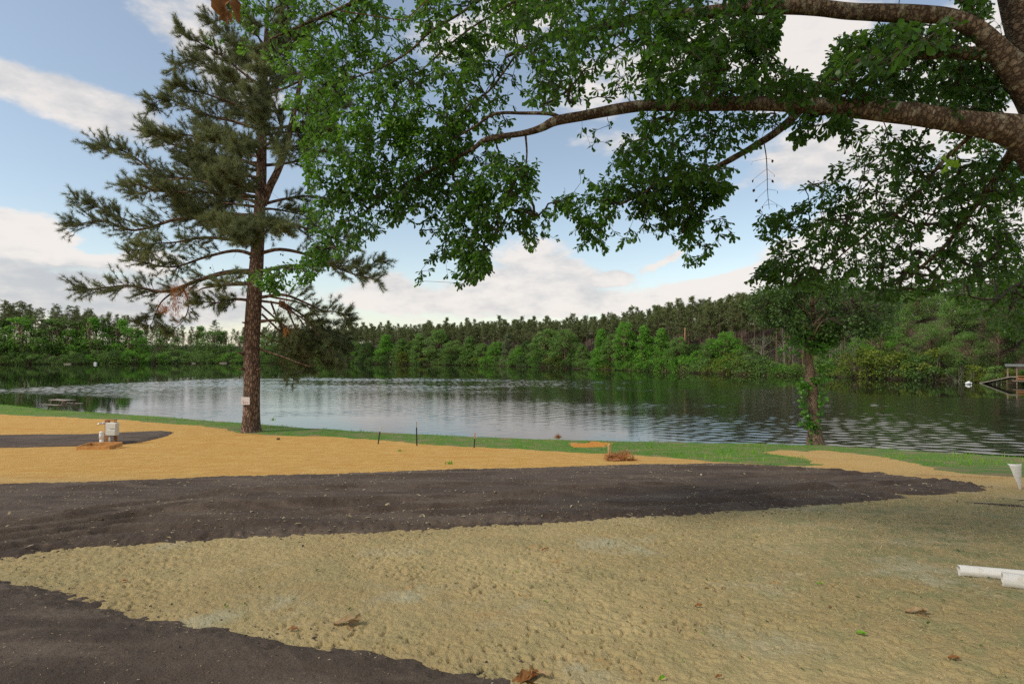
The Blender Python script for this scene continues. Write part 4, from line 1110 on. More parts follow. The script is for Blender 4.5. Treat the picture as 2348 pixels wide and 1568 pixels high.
# shore trees one by one: column, top row, half width, kind, leaf material, label
SH = [
    (612, 768, 20, 2, 'far_leaf', 'low green tree on the far shore just right of the pine trunk'),
    (650, 775, 22, 4, 'far_leaf', 'broad low tree on the far shore seen through the lower pine boughs'),
    (700, 770, 24, 0, 'far_leaf', 'mid-green tree on the far shore behind the drooping brown pine bough'),
    (752, 780, 24, 4, 'far_leaf', 'rounded tree on the far shore where the lowest pine bough ends'),
    (800, 783, 22, 2, 'far_leaf', 'short rounded tree on the far shore, first one clear of the pine'),
    (842, 787, 20, 4, 'far_dark', 'small dark round tree left of the pale pointed tree on the far shore'),
    (884, 767, 19, 1, 'far_bright', 'pale green pointed tree, leftmost pointed one of the middle far shore'),
    (922, 777, 17, 3, 'far_leaf', 'narrow pointed tree just right of the leftmost pale pointed tree'),
    (962, 764, 21, 1, 'far_leaf', 'conical green tree in the middle far shore between two narrower ones'),
    (1004, 758, 24, 0, 'far_leaf', 'tall full green tree left of the shore gap below the oak foliage tip'),
    (1042, 782, 20, 2, 'far_leaf', 'lower rounded tree filling the dip right of the tall full one'),
    (1078, 772, 18, 3, 'far_leaf', 'narrow upright tree in the middle of the far shore'),
    (1108, 792, 20, 4, 'far_leaf', 'low rounded tree left of the slender pale one in the middle shore'),
    (1137, 786, 14, 2, 'far_bright', 'bright low tree at the foot of the slender pale one'),
    (1164, 764, 13, 3, 'far_grey', 'slender pale grey-green tree in the centre of the far shore'),
    (1192, 800, 15, 4, 'far_bright', 'small bright round tree standing alone before dark trunks at centre'),
    (1226, 775, 15, 1, 'far_leaf', 'slim tree on the left flank of the big double crown'),
    (1256, 757, 24, 0, 'far_leaf', 'left half of the big double crown right of centre on the far shore'),
    (1298, 758, 22, 2, 'far_leaf', 'right half of the big double crown right of centre on the far shore'),
    (1335, 792, 14, 4, 'far_leaf', 'low dark-footed tree right of the big double crown'),
    (1378, 754, 19, 1, 'far_bright', 'pointed bright tree left of the group of tall light green crowns'),
    (1408, 768, 18, 2, 'far_leaf', 'shaded lower tree at the front of the light green group'),
    (1434, 742, 22, 0, 'far_bright', 'tallest light green crown in the group right of centre'),
    (1478, 747, 22, 3, 'far_bright', 'light green crown just right of the tallest in its group'),
    (1518, 752, 21, 1, 'far_bright', 'pointed light crown second from the right end of its group'),
    (1556, 775, 20, 2, 'far_leaf', 'mid-green crown at the right end of the light green group'),
    (1598, 806, 17, 4, 'far_bright', 'low bright tree below the bare orange snag'),
    (1632, 778, 20, 0, 'far_leaf', 'left crown of the pair right of the bare snag'),
    (1664, 764, 26, 2, 'far_bright', 'large rounded bright tree right of the bare snag'),
    (1702, 800, 18, 4, 'far_leaf', 'low dense tree right of the large rounded bright tree'),
]
for px, tp, hw, k, lm, lab in SH:
    x, y = spot(px, 2.2); h = top_h(px, tp, y, x); w0 = {0: 4.3, 1: 3.9, 2: 5.0, 3: 3.6, 4: 5.6}[k] * h / 12
    plant(LEAFY[k], 'broadleaf_tree', x, y, h, lab, 'tree', None, lm, hw / F * y / w0 * 1.75)
    
FGp = 'lower broadleaf trees filling the far shore between the named crowns'
for px in np.arange(585, 1760, 21):
    px = px + R.uniform(-7, 7); x, y = spot(px, R.uniform(4.5, 7.5)); h = top_h(px, R.uniform(782, 806), y, x)
    plant(LEAFY[R.integers(0, 5)], 'broadleaf_tree', x, y, h, 'lower green tree half hidden between taller crowns on the far shore', 'tree', FGp, ['far_leaf', 'far_dark', 'far_bright'][R.choice(3, p=[.6, .3, .1])], 1.35)
# right shore
RS = [
    (1752, 772, 38, GREYK[0], 'far_grey', 'grey half-bare tree with drooping twigs left of the vine-covered trunk', 2),
    (1822, 778, 34, GREYK[1], 'far_grey', 'grey thin-leaved tree directly behind the vine-covered trunk', 2.5),
    (1800, 730, 36, GREYK[1], 'far_olive', 'olive tree rising behind the grey half-bare ones', 9),
    (1905, 762, 30, GREYK[0], 'far_grey', 'feathery grey-green tree just right of the vine-covered trunk', 2),
    (1958, 755, 34, GREYK[0], 'far_grey', 'wide feathery grey tree leaning over the water right of the thin trunk', 2),
    (1900, 700, 46, BIGL[1], 'far_leaf', 'tall green tree above the feathery grey ones', 12),
    (2012, 742, 44, BIGL[0], 'far_bright', 'vivid bright green tree, brightest of the right shore', 3),
    (1990, 690, 44, BIGL[2], 'far_bright', 'light crown rising behind the vivid bright green tree', 13),
    (2075, 712, 46, BIGL[1], 'far_leaf', 'mid-green tree right of the vivid bright one', 6),
    (2110, 668, 50, BIGL[0], 'far_leaf', 'tall deep green tree left of the sky notch on the right shore', 14),
    (2140, 740, 42, BIGL[2], 'far_leaf', 'round tree overhanging the water on the right', 3),
    (2185, 690, 50, BIGL[1], 'far_leaf', 'tall layered tree in the middle of the right shore', 9),
    (2215, 765, 40, BIGL[0], 'far_leaf', 'glossy leaning tree low over the water on the right', 2.5),
    (2260, 668, 50, BIGL[2], 'far_leaf', 'tall tree above the boat shelter', 10),
    (2290, 735, 44, BIGL[1], 'far_dark', 'dark tree close behind the boat shelter', 5),
    (2345, 660, 56, BIGL[0], 'far_dark', 'darkest tall tree cut by the right edge', 8),
    (2400, 700, 56, BIGL[1], 'far_dark', 'dark tree at the right edge beside the boat shelter', 5),
    (2480, 650, 60, BIGL[2], 'far_dark', 'big dark tree standing beyond the right edge', 8),
]
for px, tp, hw, kd, lm, lab, back in RS:
    x, y = spot(px, back); h = top_h(px, tp, y, x)
    w0 = {11.: 4.2, 16.: 6.8}[kd[1]] * h / kd[1]
    plant(kd, 'broadleaf_tree', x, y, h, lab, 'tree', None, lm, hw / F * y / w0 * 1.3)
# bushes on the waterline
BG = {'far_leaf': ('green bush leaning over the far waterline', 'green waterline bushes'), 'far_bright': ('bright green bush at the far waterline', 'bright waterline bushes'), 'far_olive': ('yellow-olive bush at the far waterline', 'olive waterline bushes'), 'far_dark': ('dark bush at the far waterline', 'dark waterline bushes')}
px = -330
while px < 2420:
    lm = ['far_leaf', 'far_dark', 'far_bright', 'far_olive'][R.choice(4, p=[.45, .25, .2, .1] if px < 1950 else [.15, .25, .1, .5])]
    hh = R.uniform(9, 22) if px < 560 else (R.uniform(8, 20) if px < 1500 else R.uniform(14, 34))
    if 1950 < px < 2300: hh = R.uniform(28, 48)
    if px > 2225: hh = R.uniform(14, 24)
    x, y = spot(px, R.uniform(-.6, 1.2)); h = hh * 1.25 / F * y + .4
    kd = BUSH[R.integers(0, 3)]
    plant(kd, 'bush', x, y, h, BG[lm][0], 'bush', BG[lm][1], lm, R.uniform(.9, 1.5), z=WZ + .05)
    px += R.uniform(.7, 1.15) * (h * .8) / y * F
# bare snag
x, y = spot(1571, 6); h = top_h(1571, 752, y, x)
g = G(); P = np.array([[0, 0, -.3], [.02, 0, h * .4], [-.03, 0, h * .8], [0, 0, h]]); g.tube(spline(P, 12), np.linspace(.26, .16, 12), 8, lump=.1)
e = empty('dead_tree', (x, y, float(terrain(x, y))), 'bare orange-brown dead snag among the plantation pines', 'tree')
M['snag'] = simple('bare_wood', (.46, .25, .14), .9, .25, 2)
g.build('trunk', M['snag'], e)
g = G(); A = []; B = []
for i in range(16):
    z = R.uniform(.2, .85) * h; a = R.uniform(0, 6.28); L = R.uniform(.6, 2.2); A.append([0, 0, z]); B.append([math.cos(a) * L, math.sin(a) * L * .6, z + R.uniform(.1, .9)])
g.sticks(A, B, .06, .02); g.build('branches', M['snag'], e)

# ------------------------------------------------------------------ small vine-covered tree on the right bank
VB = hit(1870, 1016); VD = VB[1]
vt = empty('small_tree', VB, 'thin leaning tree wrapped in bright vines on the right bank', 'tree'); VL = Vector(vt.location)
def vbuild(g, name, m, smooth=True):
    o = g.build(name, m, vt, smooth); o.location = -VL; return o
VT = spline(np.array([[*at(a, b_, VD + dd_), w_ / F * VD / 2] for a, b_, dd_, w_ in ((1871, 1026, 0, 44), (1870, 1008, 0, 36), (1868, 985, 0, 30), (1866, 960, 0, 25), (1865, 930, 0, 24), (1864, 905, 0, 24), (1858, 870, 0, 21), (1856, 840, 0, 19), (1852, 815, 0, 16), (1858, 780, .1, 14), (1866, 740, .2, 11), (1862, 690, .3, 7))]), 46)
g = G(); g.tube(VT[:, :3], VT[:, 3], 14, lump=.16, seed=55); vbuild(g, 'trunk', M['small_bark'])
g = G()
VN = []
for (a, b_, c_, d_) in ((1855, 815, 1815, 745), (1857, 790, 1900, 730), (1862, 750, 1950, 690), (1864, 730, 1790, 690), (1862, 700, 1870, 640), (1862, 720, 1990, 720), (1860, 760, 1760, 700), (1864, 700, 1930, 650)):
    dd_ = R.uniform(-1.2, 1.2)
    P = spline(np.array([at(a, b_, VD), at((a + c_) / 2, (b_ + d_) / 2 - 14, VD + dd_ * .5), at(c_, d_, VD + dd_)]), 12)
    g.tube(P, np.linspace(.055, .015, 12), 7); VN += list(P[3:])
vbuild(g, 'limb', M['small_bark'])
VN = np.array(VN)
g = G(); c = []
for poly, n, dd_ in (([(1705, 700), (1730, 665), (1800, 650), (1850, 640), (1920, 640), (1990, 650), (2060, 640), (2070, 700), (2040, 760), (1980, 770), (1930, 745), (1880, 770), (1820, 770), (1800, 745), (1740, 740)], 1500, 1.5),
                     ([(1820, 740), (1940, 740), (1920, 790), (1880, 800), (1840, 800), (1825, 790)], 200, .8)):
    s_ = poly_sample(poly, n * 2); dp = VD + R.normal(0, dd_, len(s_)) * .6
    p = np.stack([(s_[:, 0] - CX) / F * dp, dp, CZ + (HY - s_[:, 1]) / F * dp], 1)
    c.append(p[np.argsort(-(vn3(p / .9, 401) * .7 + vn3(p / .3, 402) * .3))[:n]])
c = np.concatenate(c)
k = np.repeat(np.arange(len(c)), 9); n = len(k); q = rdir(n)
g.leaves(c[k] + q * R.uniform(.03, .22, (n, 1)), nrm(q + [0, 0, -.5]), nrm(rdir(n) + [0, 0, .8]), R.uniform(.08, .15, n), R.uniform(.05, .08, n), np.clip(.35 + R.normal(0, .2, n), 0, 1), 'oval')
vbuild(g, 'crown', M['far_dark'])
nr_ = np.array([np.argmin(((VN - p) ** 2).sum(1)) for p in c])
g = G(); kk = np.arange(len(c)) % 2 == 0
g.sticks(VN[nr_][kk], c[kk], .012, .004); vbuild(g, 'twigs', M['twig'])
g = G()
cl = []
for (a, b_, sx_, sy_, n) in ((1842, 880, 8, 6, 14), (1843, 910, 5, 12, 12), (1846, 945, 6, 12, 14), (1852, 972, 8, 6, 14), (1884, 868, 11, 5, 18), (1888, 838, 9, 7, 14), (1868, 978, 6, 5, 6), (1880, 945, 3, 8, 4), (1842, 790, 22, 12, 40), (1900, 800, 14, 10, 22), (1870, 770, 30, 14, 50), (1884, 905, 5, 10, 10), (1862, 1000, 8, 12, 6)):
    for _ in range(n): cl.append(at(a + R.normal(0, sx_), b_ + R.normal(0, sy_), VD - .22 + R.normal(0, .12)))
cl = np.array(cl); k = np.repeat(np.arange(len(cl)), 4); n = len(k)
g.leaves(cl[k] + R.normal(0, .05, (n, 3)), nrm(rdir(n) + [0, -.3, -.6]), nrm(rdir(n) + [0, -.9, .5]), R.uniform(.10, .17, n), R.uniform(.09, .14, n), R.uniform(.1, 1, n), 'heart')
o = vbuild(g, 'vine', M['bright_leaf']); o['label'] = 'bright broad-leaved vine climbing the trunk'

# ------------------------------------------------------------------ utility pedestal in its timber frame
M['post'] = simple('treated_timber', (.36, .155, .052), .75, .35, 14, bump=.004)
M['frame'] = simple('orange_board', (.60, .30, .085), .75, .3, 10, bump=.004)
M['pvc'] = simple('white_plastic', (.72, .70, .65), .35, .08, 6)
t = NT(M['pvc'].node_tree); b = t.n['Principled BSDF']; p = t.pos()
t.put(b.inputs['Base Color'], t.mix(t.math('MULTIPLY', t.rng(t.noise(p, 9, 5, .7), .50, .72), .55), (.72, .70, .65), (.46, .36, .22)))
M['pvc_cut'] = simple('cut_plastic_edge', (.80, .76, .66), .5, .06, 6)
M['box'] = simple('grey_enamel', (.60, .60, .55), .45, .06, 4)
M['metal'] = simple('galvanized_metal', (.75, .76, .78), .3, .1, 20, 1.)
M['hole'] = simple('pipe_shadow', (.05, .045, .04), .9, .1, 5)
PBp = hit(216, 1021)
ped = empty('utility_pedestal', hit(248, 1018), 'wooden utility pedestal with grey electric box and silver tap beside the small side road', 'utility pedestal', rz=-.10)
s_ = ped.location[1] / F                                # metres per photo pixel here
def pbx(name, c, size, m, parent=ped, bev=.006, rot=(0, 0, 0)):
    g = G(); g.box((0, 0, 0), size, bev=bev); o = g.build(name, m, parent, False); o.location = c; o.rotation_euler = rot; return o
pbx('post', (-.03, 0, .42), (.15, .10, 1.04), M['post']); pbx('post', (.27, .06, .40), (.085, .09, 1.0), M['post'])
pbx('crosspiece', (.10, .03, .955), (.40, .17, .045), M['post'])
bx = pbx('electric_box', (.29, -.13, .63), (.47, .16, .50), M['box'], bev=.015)
pbx('cover', (.02, -.10, .0), (.30, .06, .20), M['box'], bx, .01).location = (.085, -.095, .13)
pbx('lower_cover', (.02, -.10, .0), (.34, .09, .22), M['box'], bx, .012).location = (.075, -.11, -.13)
g = G(); g.tube([[0, 0, -.1], [0, 0, .42]], .034, 14); o = g.build('conduit', M['pvc'], ped); o.location = (.17, -.12, 0)
g = G(); g.tube(spline([[0, 0, 0], [-.05, -.04, .01], [-.13, -.10, .02], [-.19, -.13, -.01]], 10), .026, 10); g.box((-.02, -.01, .05), (.09, .025, .02)); g.tube([[-.05, -.04, 0], [-.05, -.04, .06]], .012, 8)
o = g.build('tap', M['metal'], ped); o.location = (-.10, -.06, .82)
# capped white riser pipe
rp = empty('riser_pipe', hit(233, 1022), 'white capped riser pipe standing inside the timber frame', 'pipe')
g = G(); g.tube([[0, 0, -.1], [0, 0, .33]], .070, 24); g.build('pipe', M['pvc'], rp)
g = G(); g.tube([[0, 0, .27], [0, 0, .275], [0, 0, .47], [0, 0, .475]], [.078, .085, .085, .080], 24); g.tube([[0, 0, .47], [0, 0, .53], [0, 0, .56], [0, 0, .572]], [.080, .076, .055, .02], 24); g.build('cap', M['pvc'], rp)
# timber frame on the ground
c0 = hit(176, 1031); c1 = hit(252, 1030); c2 = hit(295, 1021.5); 
e1 = nrm(c1 - c0); e1[2] = 0; e1 = nrm(e1); L1 = np.linalg.norm((c1 - c0)[:2]); e2 = np.array([-e1[1], e1[0], 0]); 
dd2 = (c2 - c1)[:2]; e2 = nrm(np.array([dd2[0] * .75, dd2[1], 0])); L2 = .95
tf = empty('timber_frame', (c0 + c1) / 2, 'low frame of orange boards on the sand around the pedestal', 'frame')
a1 = math.atan2(e1[1], e1[0]); a2 = math.atan2(e2[1], e2[0])
zf = .05
def board(c, L, a, nm='board', h=.15, th=.045):
    o = pbx(nm, (c[0], c[1], zf), (L, th, h), M['frame'], tf, .006, (0, 0, a)); return o
h1 = e1 * L1 / 2
board(np.zeros(3), L1, a1); board(e2 * L2, L1, a1)
board(h1 + e2 * (L2 / 2), L2 - .05, a2); board(-h1 + e2 * (L2 / 2), L2 - .05, a2)

# ------------------------------------------------------------------ picnic table
M['grey_wood'] = simple('weathered_wood', (.35, .30, .25), .9, .45, 9, bump=.006)
M['brown_wood'] = simple('brown_timber', (.30, .22, .165), .9, .4, 9, bump=.006)  # plain brown wood for legs, beams and shelter posts
pt = empty('picnic_table', hit(143, 940), 'weathered grey wooden picnic table on the lake edge lawn at far left', 'picnic table', rz=-.42)
k_ = pt.location[1] / F
def ptx(name, c, size, m=M['grey_wood'], rot=(0, 0, 0)):
    return pbx(name, c, size, m, pt, .006, rot)
TL = 2.15
g = G()
for i in range(5): g.box((R.normal(0, .012), -.31 + i * .155, .765 + R.normal(0, .004)), (TL, .145, .042), rot=(0, R.normal(0, .006), R.normal(0, .004)), bev=.005)
g.build('tabletop', M['grey_wood'], pt, False)
for sy in (-1, 1):
    g = G()
    for i in range(2): g.box((R.normal(0, .01), sy * (.66 + .145 * i) , .455), (TL, .135, .042), rot=(0, R.normal(0, .006), 0), bev=.005)
    g.build('seat', M['grey_wood'], pt, False)
for sx_ in (-.72, .72):
    for sy in (-1, 1):
        a = math.atan2(.33, .78) * sy
        ptx('leg', (sx_, sy * .46, .36), (.045, .10, .86), M['brown_wood'], (-a * 1.0 if False else a, 0, 0))
    ptx('crossbeam', (sx_ + .05, 0, .41), (.045, 1.62, .10), M['brown_wood'])
    ptx('top_batten', (sx_ + .05, 0, .70), (.045, .72, .09), M['brown_wood'])
    ptx('brace', (sx_ * .55, 0, .55), (.62, .045, .08), M['brown_wood'], (0, .62 * (1 if sx_ > 0 else -1), 0))

# ------------------------------------------------------------------ steel fence posts and stakes
M['post_dark'] = simple('dark_steel', (.035, .030, .028), .7, .3, 30)
M['post_white'] = simple('white_painted_steel', (.62, .60, .55), .6, .2, 30)
M['post_rust'] = simple('rusty_painted_steel', (.55, .40, .28), .7, .5, 30, dark=(.30, .12, .05))
for (bx_, by_, tx_, ty_, f_, tm, lab) in ((868, 1017.5, 873.6, 977, .30, 'post_white', 'leaning dark steel fence post with pale tip, leftmost of three'), (955, 1022, 954, 965, .26, 'post_white', 'tallest upright dark steel fence post with pale tip, middle of three'), (1088, 1026.5, 1090.5, 992, .40, 'post_rust', 'short steel fence post with rusty pale top, rightmost of three')):
    b_ = hit(bx_, by_); tpp = at(tx_, ty_, b_[1])
    e = empty('fence_post', b_, lab, 'fence post', 'steel fence posts along the lawn edge')
    ax_ = Vector(tpp - b_); L = ax_.length
    e.rotation_euler = ax_.to_track_quat('Z', 'Y').to_euler()
    for nm, z0, z1, mt in (('stem', -.25, L * (1 - f_), 'post_dark'), ('painted_tip', L * (1 - f_), L, tm)):
        g = G(); g.box((0, 0, (z0 + z1) / 2), (.052, .008, z1 - z0)); g.box((0, .0215, (z0 + z1) / 2), (.008, .035, z1 - z0))
        z = max(z0, 0) + .04
        while z < z1 - .03: g.box((0, -.0085, z), (.018, .009, .02)); z += .075
        g.build(nm, M[mt], e, False)
M['stake'] = simple('pine_stake', (.50, .36, .17), .8, .25, 14)
b_ = hit(1397, 1046); e = empty('wooden_stake', b_, 'short square wooden stake at the edge of the lawn', 'stake', rz=.3)
L = 27 / F * b_[1]; g = G(); g.box((0, 0, L / 2 - .1), (.075, .075, L + .2), bev=.004); g.tube([[0, 0, L], [0, 0, L + .02]], [.05, .035], 4); o = g.build('shaft', M['stake'], e, False); 
# rust-brown heap of dead branch beside the stake, and its fragment
def heap(name, px, py, wpx, hpx, n, lab, cat, seed=0):
    b_ = hit(px, py); s = b_[1] / F; g = G()
    A = b_ + np.stack([R.normal(0, .30, n) * wpx * s, R.normal(0, .18, n) * wpx * s, np.abs(R.normal(0, .2, n)) * hpx * s], 1)
    d = nrm(rdir(n) * np.array([1.3, 1, .9]) + [0, 0, .25]) * R.uniform(.06, .2, (n, 1))
    g.tris(A, d, nrm(np.cross(d, rdir(n))) * .010, R.uniform(0, 1, n))
    return tag(g.build(name, M['brown_needle'], smooth=False), lab, cat)
b_ = hit(1418, 1056); s = b_[1] / F
e = empty('dead_branch', b_, 'rust-brown dead branch curled on the sand beside the wooden stake', 'branch')
g = G(); P = spline([[-.32, -.05, .06], [-.22, .12, .10], [0, .10, .12], [.12, -.08, .07], [-.10, -.16, .05], [-.3, -.1, .05]], 30); g.tube(P, .028, 6)
g.tube(spline([[.1, .05, .05], [.22, .03, .2], [.26, 0, .34]], 8), np.linspace(.02, .008, 8), 6); g.build('stem', M['snag'], e)
n = 520; k = R.integers(0, 30, n); A = P[k] + R.normal(0, .05, (n, 3)); A2 = np.array([.2, 0, .16]) + R.normal(0, 1, (n // 3, 3)) * [.11, .07, .07]; A = np.concatenate([A, A2])
d = nrm(rdir(len(A)) + [0, 0, .2]) * R.uniform(.05, .16, (len(A), 1)); g = G(); g.tris(A, d, nrm(np.cross(d, rdir(len(A)))) * .009, R.uniform(0, .8, len(A))); g.build('needles', M['brown_needle'], e, False)
heap('dead_twig', 1448, 1056, 12, 8, 120, 'small scrap of rust-brown twigs right of the dead branch', 'twig')
heap('dead_twig', 1280, 1004, 8, 14, 160, 'brown dry tuft on the lip of the lawn against the water', 'twig')
# dark clod on the sand
def clod(px, py, w_, lab, m):
    b_ = hit(px, py); s = b_[1] / F * w_ / 2; V = rdir(60); g = G()
    import bmesh
    bm = bmesh.new(); bmesh.ops.create_icosphere(bm, subdivisions=3, radius=1); V = np.array([v.co[:] for v in bm.verts]); Fq = np.array([[v.index for v in f.verts] for f in bm.faces]); bm.free()
    V = V * (1 + .5 * (vn3(V * 1.7 + px, 7)[:, None] - .5)) * np.array([1, .8, .75]) * s
    g.add(V, Fq); o = g.build('clod', m); o.location = b_ + [0, 0, s * .35]; return tag(o, lab, 'clod')
M['clod'] = simple('dark_clod', (.10, .065, .045), .95, .4, 20, bump=.02)
clod(638, 1008, 8, 'dark brown clod on the orange sand right of the pine foot', M['clod'])
# weeds on the sand
for (px, py, hpx, n, lab) in ((1032, 1064, 10, 26, 'small green weed sprouting on the sand before the road'), (918, 1035, 6, 18, 'faint grass tuft on the sand below the fence posts'), (626, 964, 9, 26, 'tuft of tall grass on the lawn lip right of the pine')):
    b_ = hit(px, py); s = b_[1] / F; g = G()
    d = nrm(R.normal(0, .35, (n, 3)) * [1, 1, .2] + [0, 0, 1]) * (R.uniform(.5, 1.1, (n, 1)) * hpx * s)
    g.tris(b_ + R.normal(0, 1, (n, 3)) * [.05, .05, 0], d, nrm(np.cross(d, rdir(n))) * .012, R.uniform(.1, .6, n)); tag(g.build('weed', M['grass'], smooth=False), lab, 'weed')

# ------------------------------------------------------------------ white pipes on the right
def hollow(name, P0, P1, r, parent=None, mt='pvc', wall=.006):
    P0 = np.asarray(P0, float); P1 = np.asarray(P1, float); g = G()
    n = 28; T = nrm(P1 - P0); U = nrm(np.cross(T, [0, 0, 1.])); W = np.cross(U, T); th = np.arange(n) / n * 2 * math.pi
    rings = []
    for c, rr in ((P0, r - wall), (P0, r), (P1, r), (P1, r - wall)):
        jag = .012 * (vn2(th * 2.2, th * 0 + r * 50, 9) - .5) if c is P0 else 0
        rings.append(c + rr * (np.cos(th)[:, None] * U + np.sin(th)[:, None] * W) + (T[None] * jag[:, None] if c is P0 else 0))
    V = np.concatenate(rings + [rings[0], rings[3]])
    q = lambda a, b2: np.stack([a * n + np.arange(n), a * n + (np.arange(n) + 1) % n, b2 * n + (np.arange(n) + 1) % n, b2 * n + np.arange(n)], 1)
    g.add(V, np.concatenate([q(0, 1), q(1, 2), q(2, 3), q(5, 4)])); return g
def lying(px, py, px2, py2, r, lab):
    a = hit(px, py); b_ = hit(px2, py2); d = nrm((b_ - a)); L = 2.4
    a = a + [0, 0, r - .006]; b2 = a + d * L; b2[2] = float(terrain(b2[0], b2[1])) + r
    g = hollow('pipe', a, b2, r); o = g.build('pipe', M['pvc']); return tag(o, lab, 'pipe')
lying(2198, 1318, 2360, 1333, .046, 'thin white plastic pipe lying on the sand, the upper and farther of two')
lying(2298, 1343, 2400, 1357, .058, 'thicker white plastic pipe lying in front of the thin one at right edge')
# split white pipe stuck upright in the sand
b_ = hit(2340, 1121); e = empty('broken_pipe', b_, 'broken white pipe stuck upright in the sand at the right edge', 'pipe'); s = b_[1] / F
g = G(); n = 26; rows = 14
V = []
for i in range(rows):
    u = i / (rows - 1); z = -.05 + u * .50
    lo_ = np.interp(u, [0, .08, .3, .52, .76, 1], [.74, .70, .52, .27, .13, 0]); hi_ = np.interp(u, [0, 1], [1.17, 1.0])
    f = lo_ + (hi_ - lo_) * (1 - np.cos(np.linspace(0, math.pi, n))) / 2
    xx = np.clip(-1 + 2 * f / 1.17, -1, 1)
    V.append(np.stack([xx * .115 - .085, -np.sqrt(np.maximum(0, 1 - xx * xx)) * .105 + .05, np.full(n, z) + (.012 * f if i == rows - 1 else 0)], 1))
V1 = np.concatenate(V); V2 = V1 * 1.0; ctr = np.array([-.09, .05, 0]); V2 = V1 - nrm((V1 - ctr) * [1, 1, 0]) * .007
i = np.arange(rows - 1)[:, None] * n; j = np.arange(n - 1)[None]
q = np.stack([i + j, i + j + 1, i + n + j + 1, i + n + j], -1).reshape(-1, 4); m_ = rows * n
rim = []
for a in range(n - 1): rim += [[(rows - 1) * n + a, (rows - 1) * n + a + 1, m_ + (rows - 1) * n + a + 1, m_ + (rows - 1) * n + a]]
for a in range(rows - 1): rim += [[a * n, (a + 1) * n, m_ + (a + 1) * n, m_ + a * n], [a * n + n - 1, (a + 1) * n + n - 1, m_ + (a + 1) * n + n - 1, m_ + a * n + n - 1]]
g.add(np.concatenate([V1, V2]), np.concatenate([q, q[:, ::-1] + m_, np.array(rim)])); g.build('shell', M['pvc'], e)
# thin board edging
for (pa, pb, lab) in (((2095, 1089.5), (2236, 1095), 'long thin weathered board edging the sand near the right end of the road'), ((2246, 1095), (2302, 1097.5), 'short thin board lying end to end with the longer one')):
    a = hit(*pa); c = hit(*pb); d = c - a; L = np.linalg.norm(d)
    g = G(); g.box((0, 0, 0), (L, .05, .045), bev=.004); o = g.build('edging_board', M['stake'], None, False); o.location = (a + c) / 2 + [0, 0, .02]; o.rotation_euler = (0, -math.asin(d[2] / L), math.atan2(d[1], d[0])); tag(o, lab, 'board')

# ------------------------------------------------------------------ fallen leaves, chips and sticks near the camera
def ground_leaf(px, py, Lpx, ang, mt, lab, cat='leaf', name='fallen_leaf', wr=.45, lobes=0, lift=.012):
    b_ = hit(px, py); s = b_[1] / F; L = Lpx * s; g = G()
    b_ = np.array([b_[0], b_[1], float(on_ground(b_[0], b_[1])) + lift])
    up = np.array([math.cos(ang), math.sin(ang), .08]); side = np.array([-math.sin(ang), math.cos(ang), .18])
    V, Fq = blade(b_ - up * L / 2, up, side, L, L * wr * .62, .5, .10, 11); g.add(V, Fq, R.uniform(.2, .9, len(V)))
    if lobes:
        for s2 in (-1, 1):
            V, Fq = blade(b_, up + side * s2 * 1.3 + [0, 0, .25], np.cross(up, side), L * .55, L * .16, .4, .2); g.add(V, Fq, R.uniform(.2, .9, len(V)))
    return tag(g.build(name, M[mt]), lab, cat)
for a in ((798, 1432, 62, .1, 'pale_leaf', 'curled tan leaf on the sand near the lower road, left of centre', 'leaf', 'fallen_leaf', .3, 1),
          (672, 1446, 24, -.1, 'dead_leaf', 'small brown leaf at the sand edge left of the curled tan leaf', 'leaf', 'fallen_leaf', .4),
          (1205, 1556, 70, .5, 'dead_leaf', 'large brown dead leaf at the bottom edge where road meets sand', 'leaf', 'fallen_leaf', .38, 1),
          (1244, 1552, 40, -.7, 'pale_leaf', 'pale tan leaf overlapping the large brown one at the bottom edge', 'leaf', 'fallen_leaf', .35),
          (2102, 1407, 50, -.15, 'pale_leaf', 'crumpled pale leaf on the sand below the white pipes', 'leaf', 'fallen_leaf', .3, 1),
          (1602, 1392, 17, .1, 'dead_leaf', 'small orange leaf on the sand right of centre', 'leaf', 'fallen_leaf', .45),
          (2188, 1514, 24, -.4, 'dead_leaf', 'orange-brown leaf near the bottom right corner', 'leaf', 'fallen_leaf', .4),
          (1648, 1556, 18, .3, 'dead_leaf', 'brown leaf half buried at the bottom, right of centre', 'leaf', 'fallen_leaf', .4),
          (1975, 1457, 20, -.6, 'grass', 'fresh green leaf on the sand in the lower right', 'leaf', 'fallen_leaf', .5),
          (1518, 1560, 18, .6, 'grass', 'green leaf at the bottom edge right of centre', 'leaf', 'fallen_leaf', .5),
          (1470, 1330, 14, .9, 'pale_leaf', 'tiny pale chip on the sand in the middle', 'leaf', 'fallen_leaf', .4),
          (1555, 1447, 18, 1.2, 'pale_leaf', 'pale curled husk on the sand, lower right of centre', 'leaf', 'fallen_leaf', .3),
          (1250, 1262, 18, .2, 'dead_leaf', 'brown scrap on the sand just below the road', 'leaf', 'fallen_leaf', .3),
          (284, 1336, 16, .1, 'dead_leaf', 'tan leaf on the strip of sand between the two roads', 'leaf', 'fallen_leaf', .4),
          (1880, 1340, 14, -.4, 'grass', 'green blade scrap on the sand left of the pipes', 'leaf', 'fallen_leaf', .35)):
    ground_leaf(*a)
b_ = hit(1297, 1310); g = G(); g.tube(np.array([[-.055, 0, 0], [0, .004, .004], [.055, .002, 0]]), [.006, .007, .005], 7); o = g.build('stick', M['dry']); o.location = b_ + [0, 0, .014]; tag(o, 'straight pale stick lying on the sand in the middle of the foreground', 'stick')
FL = 'dark crumbs and leaf scraps on the near sand'
n = 100
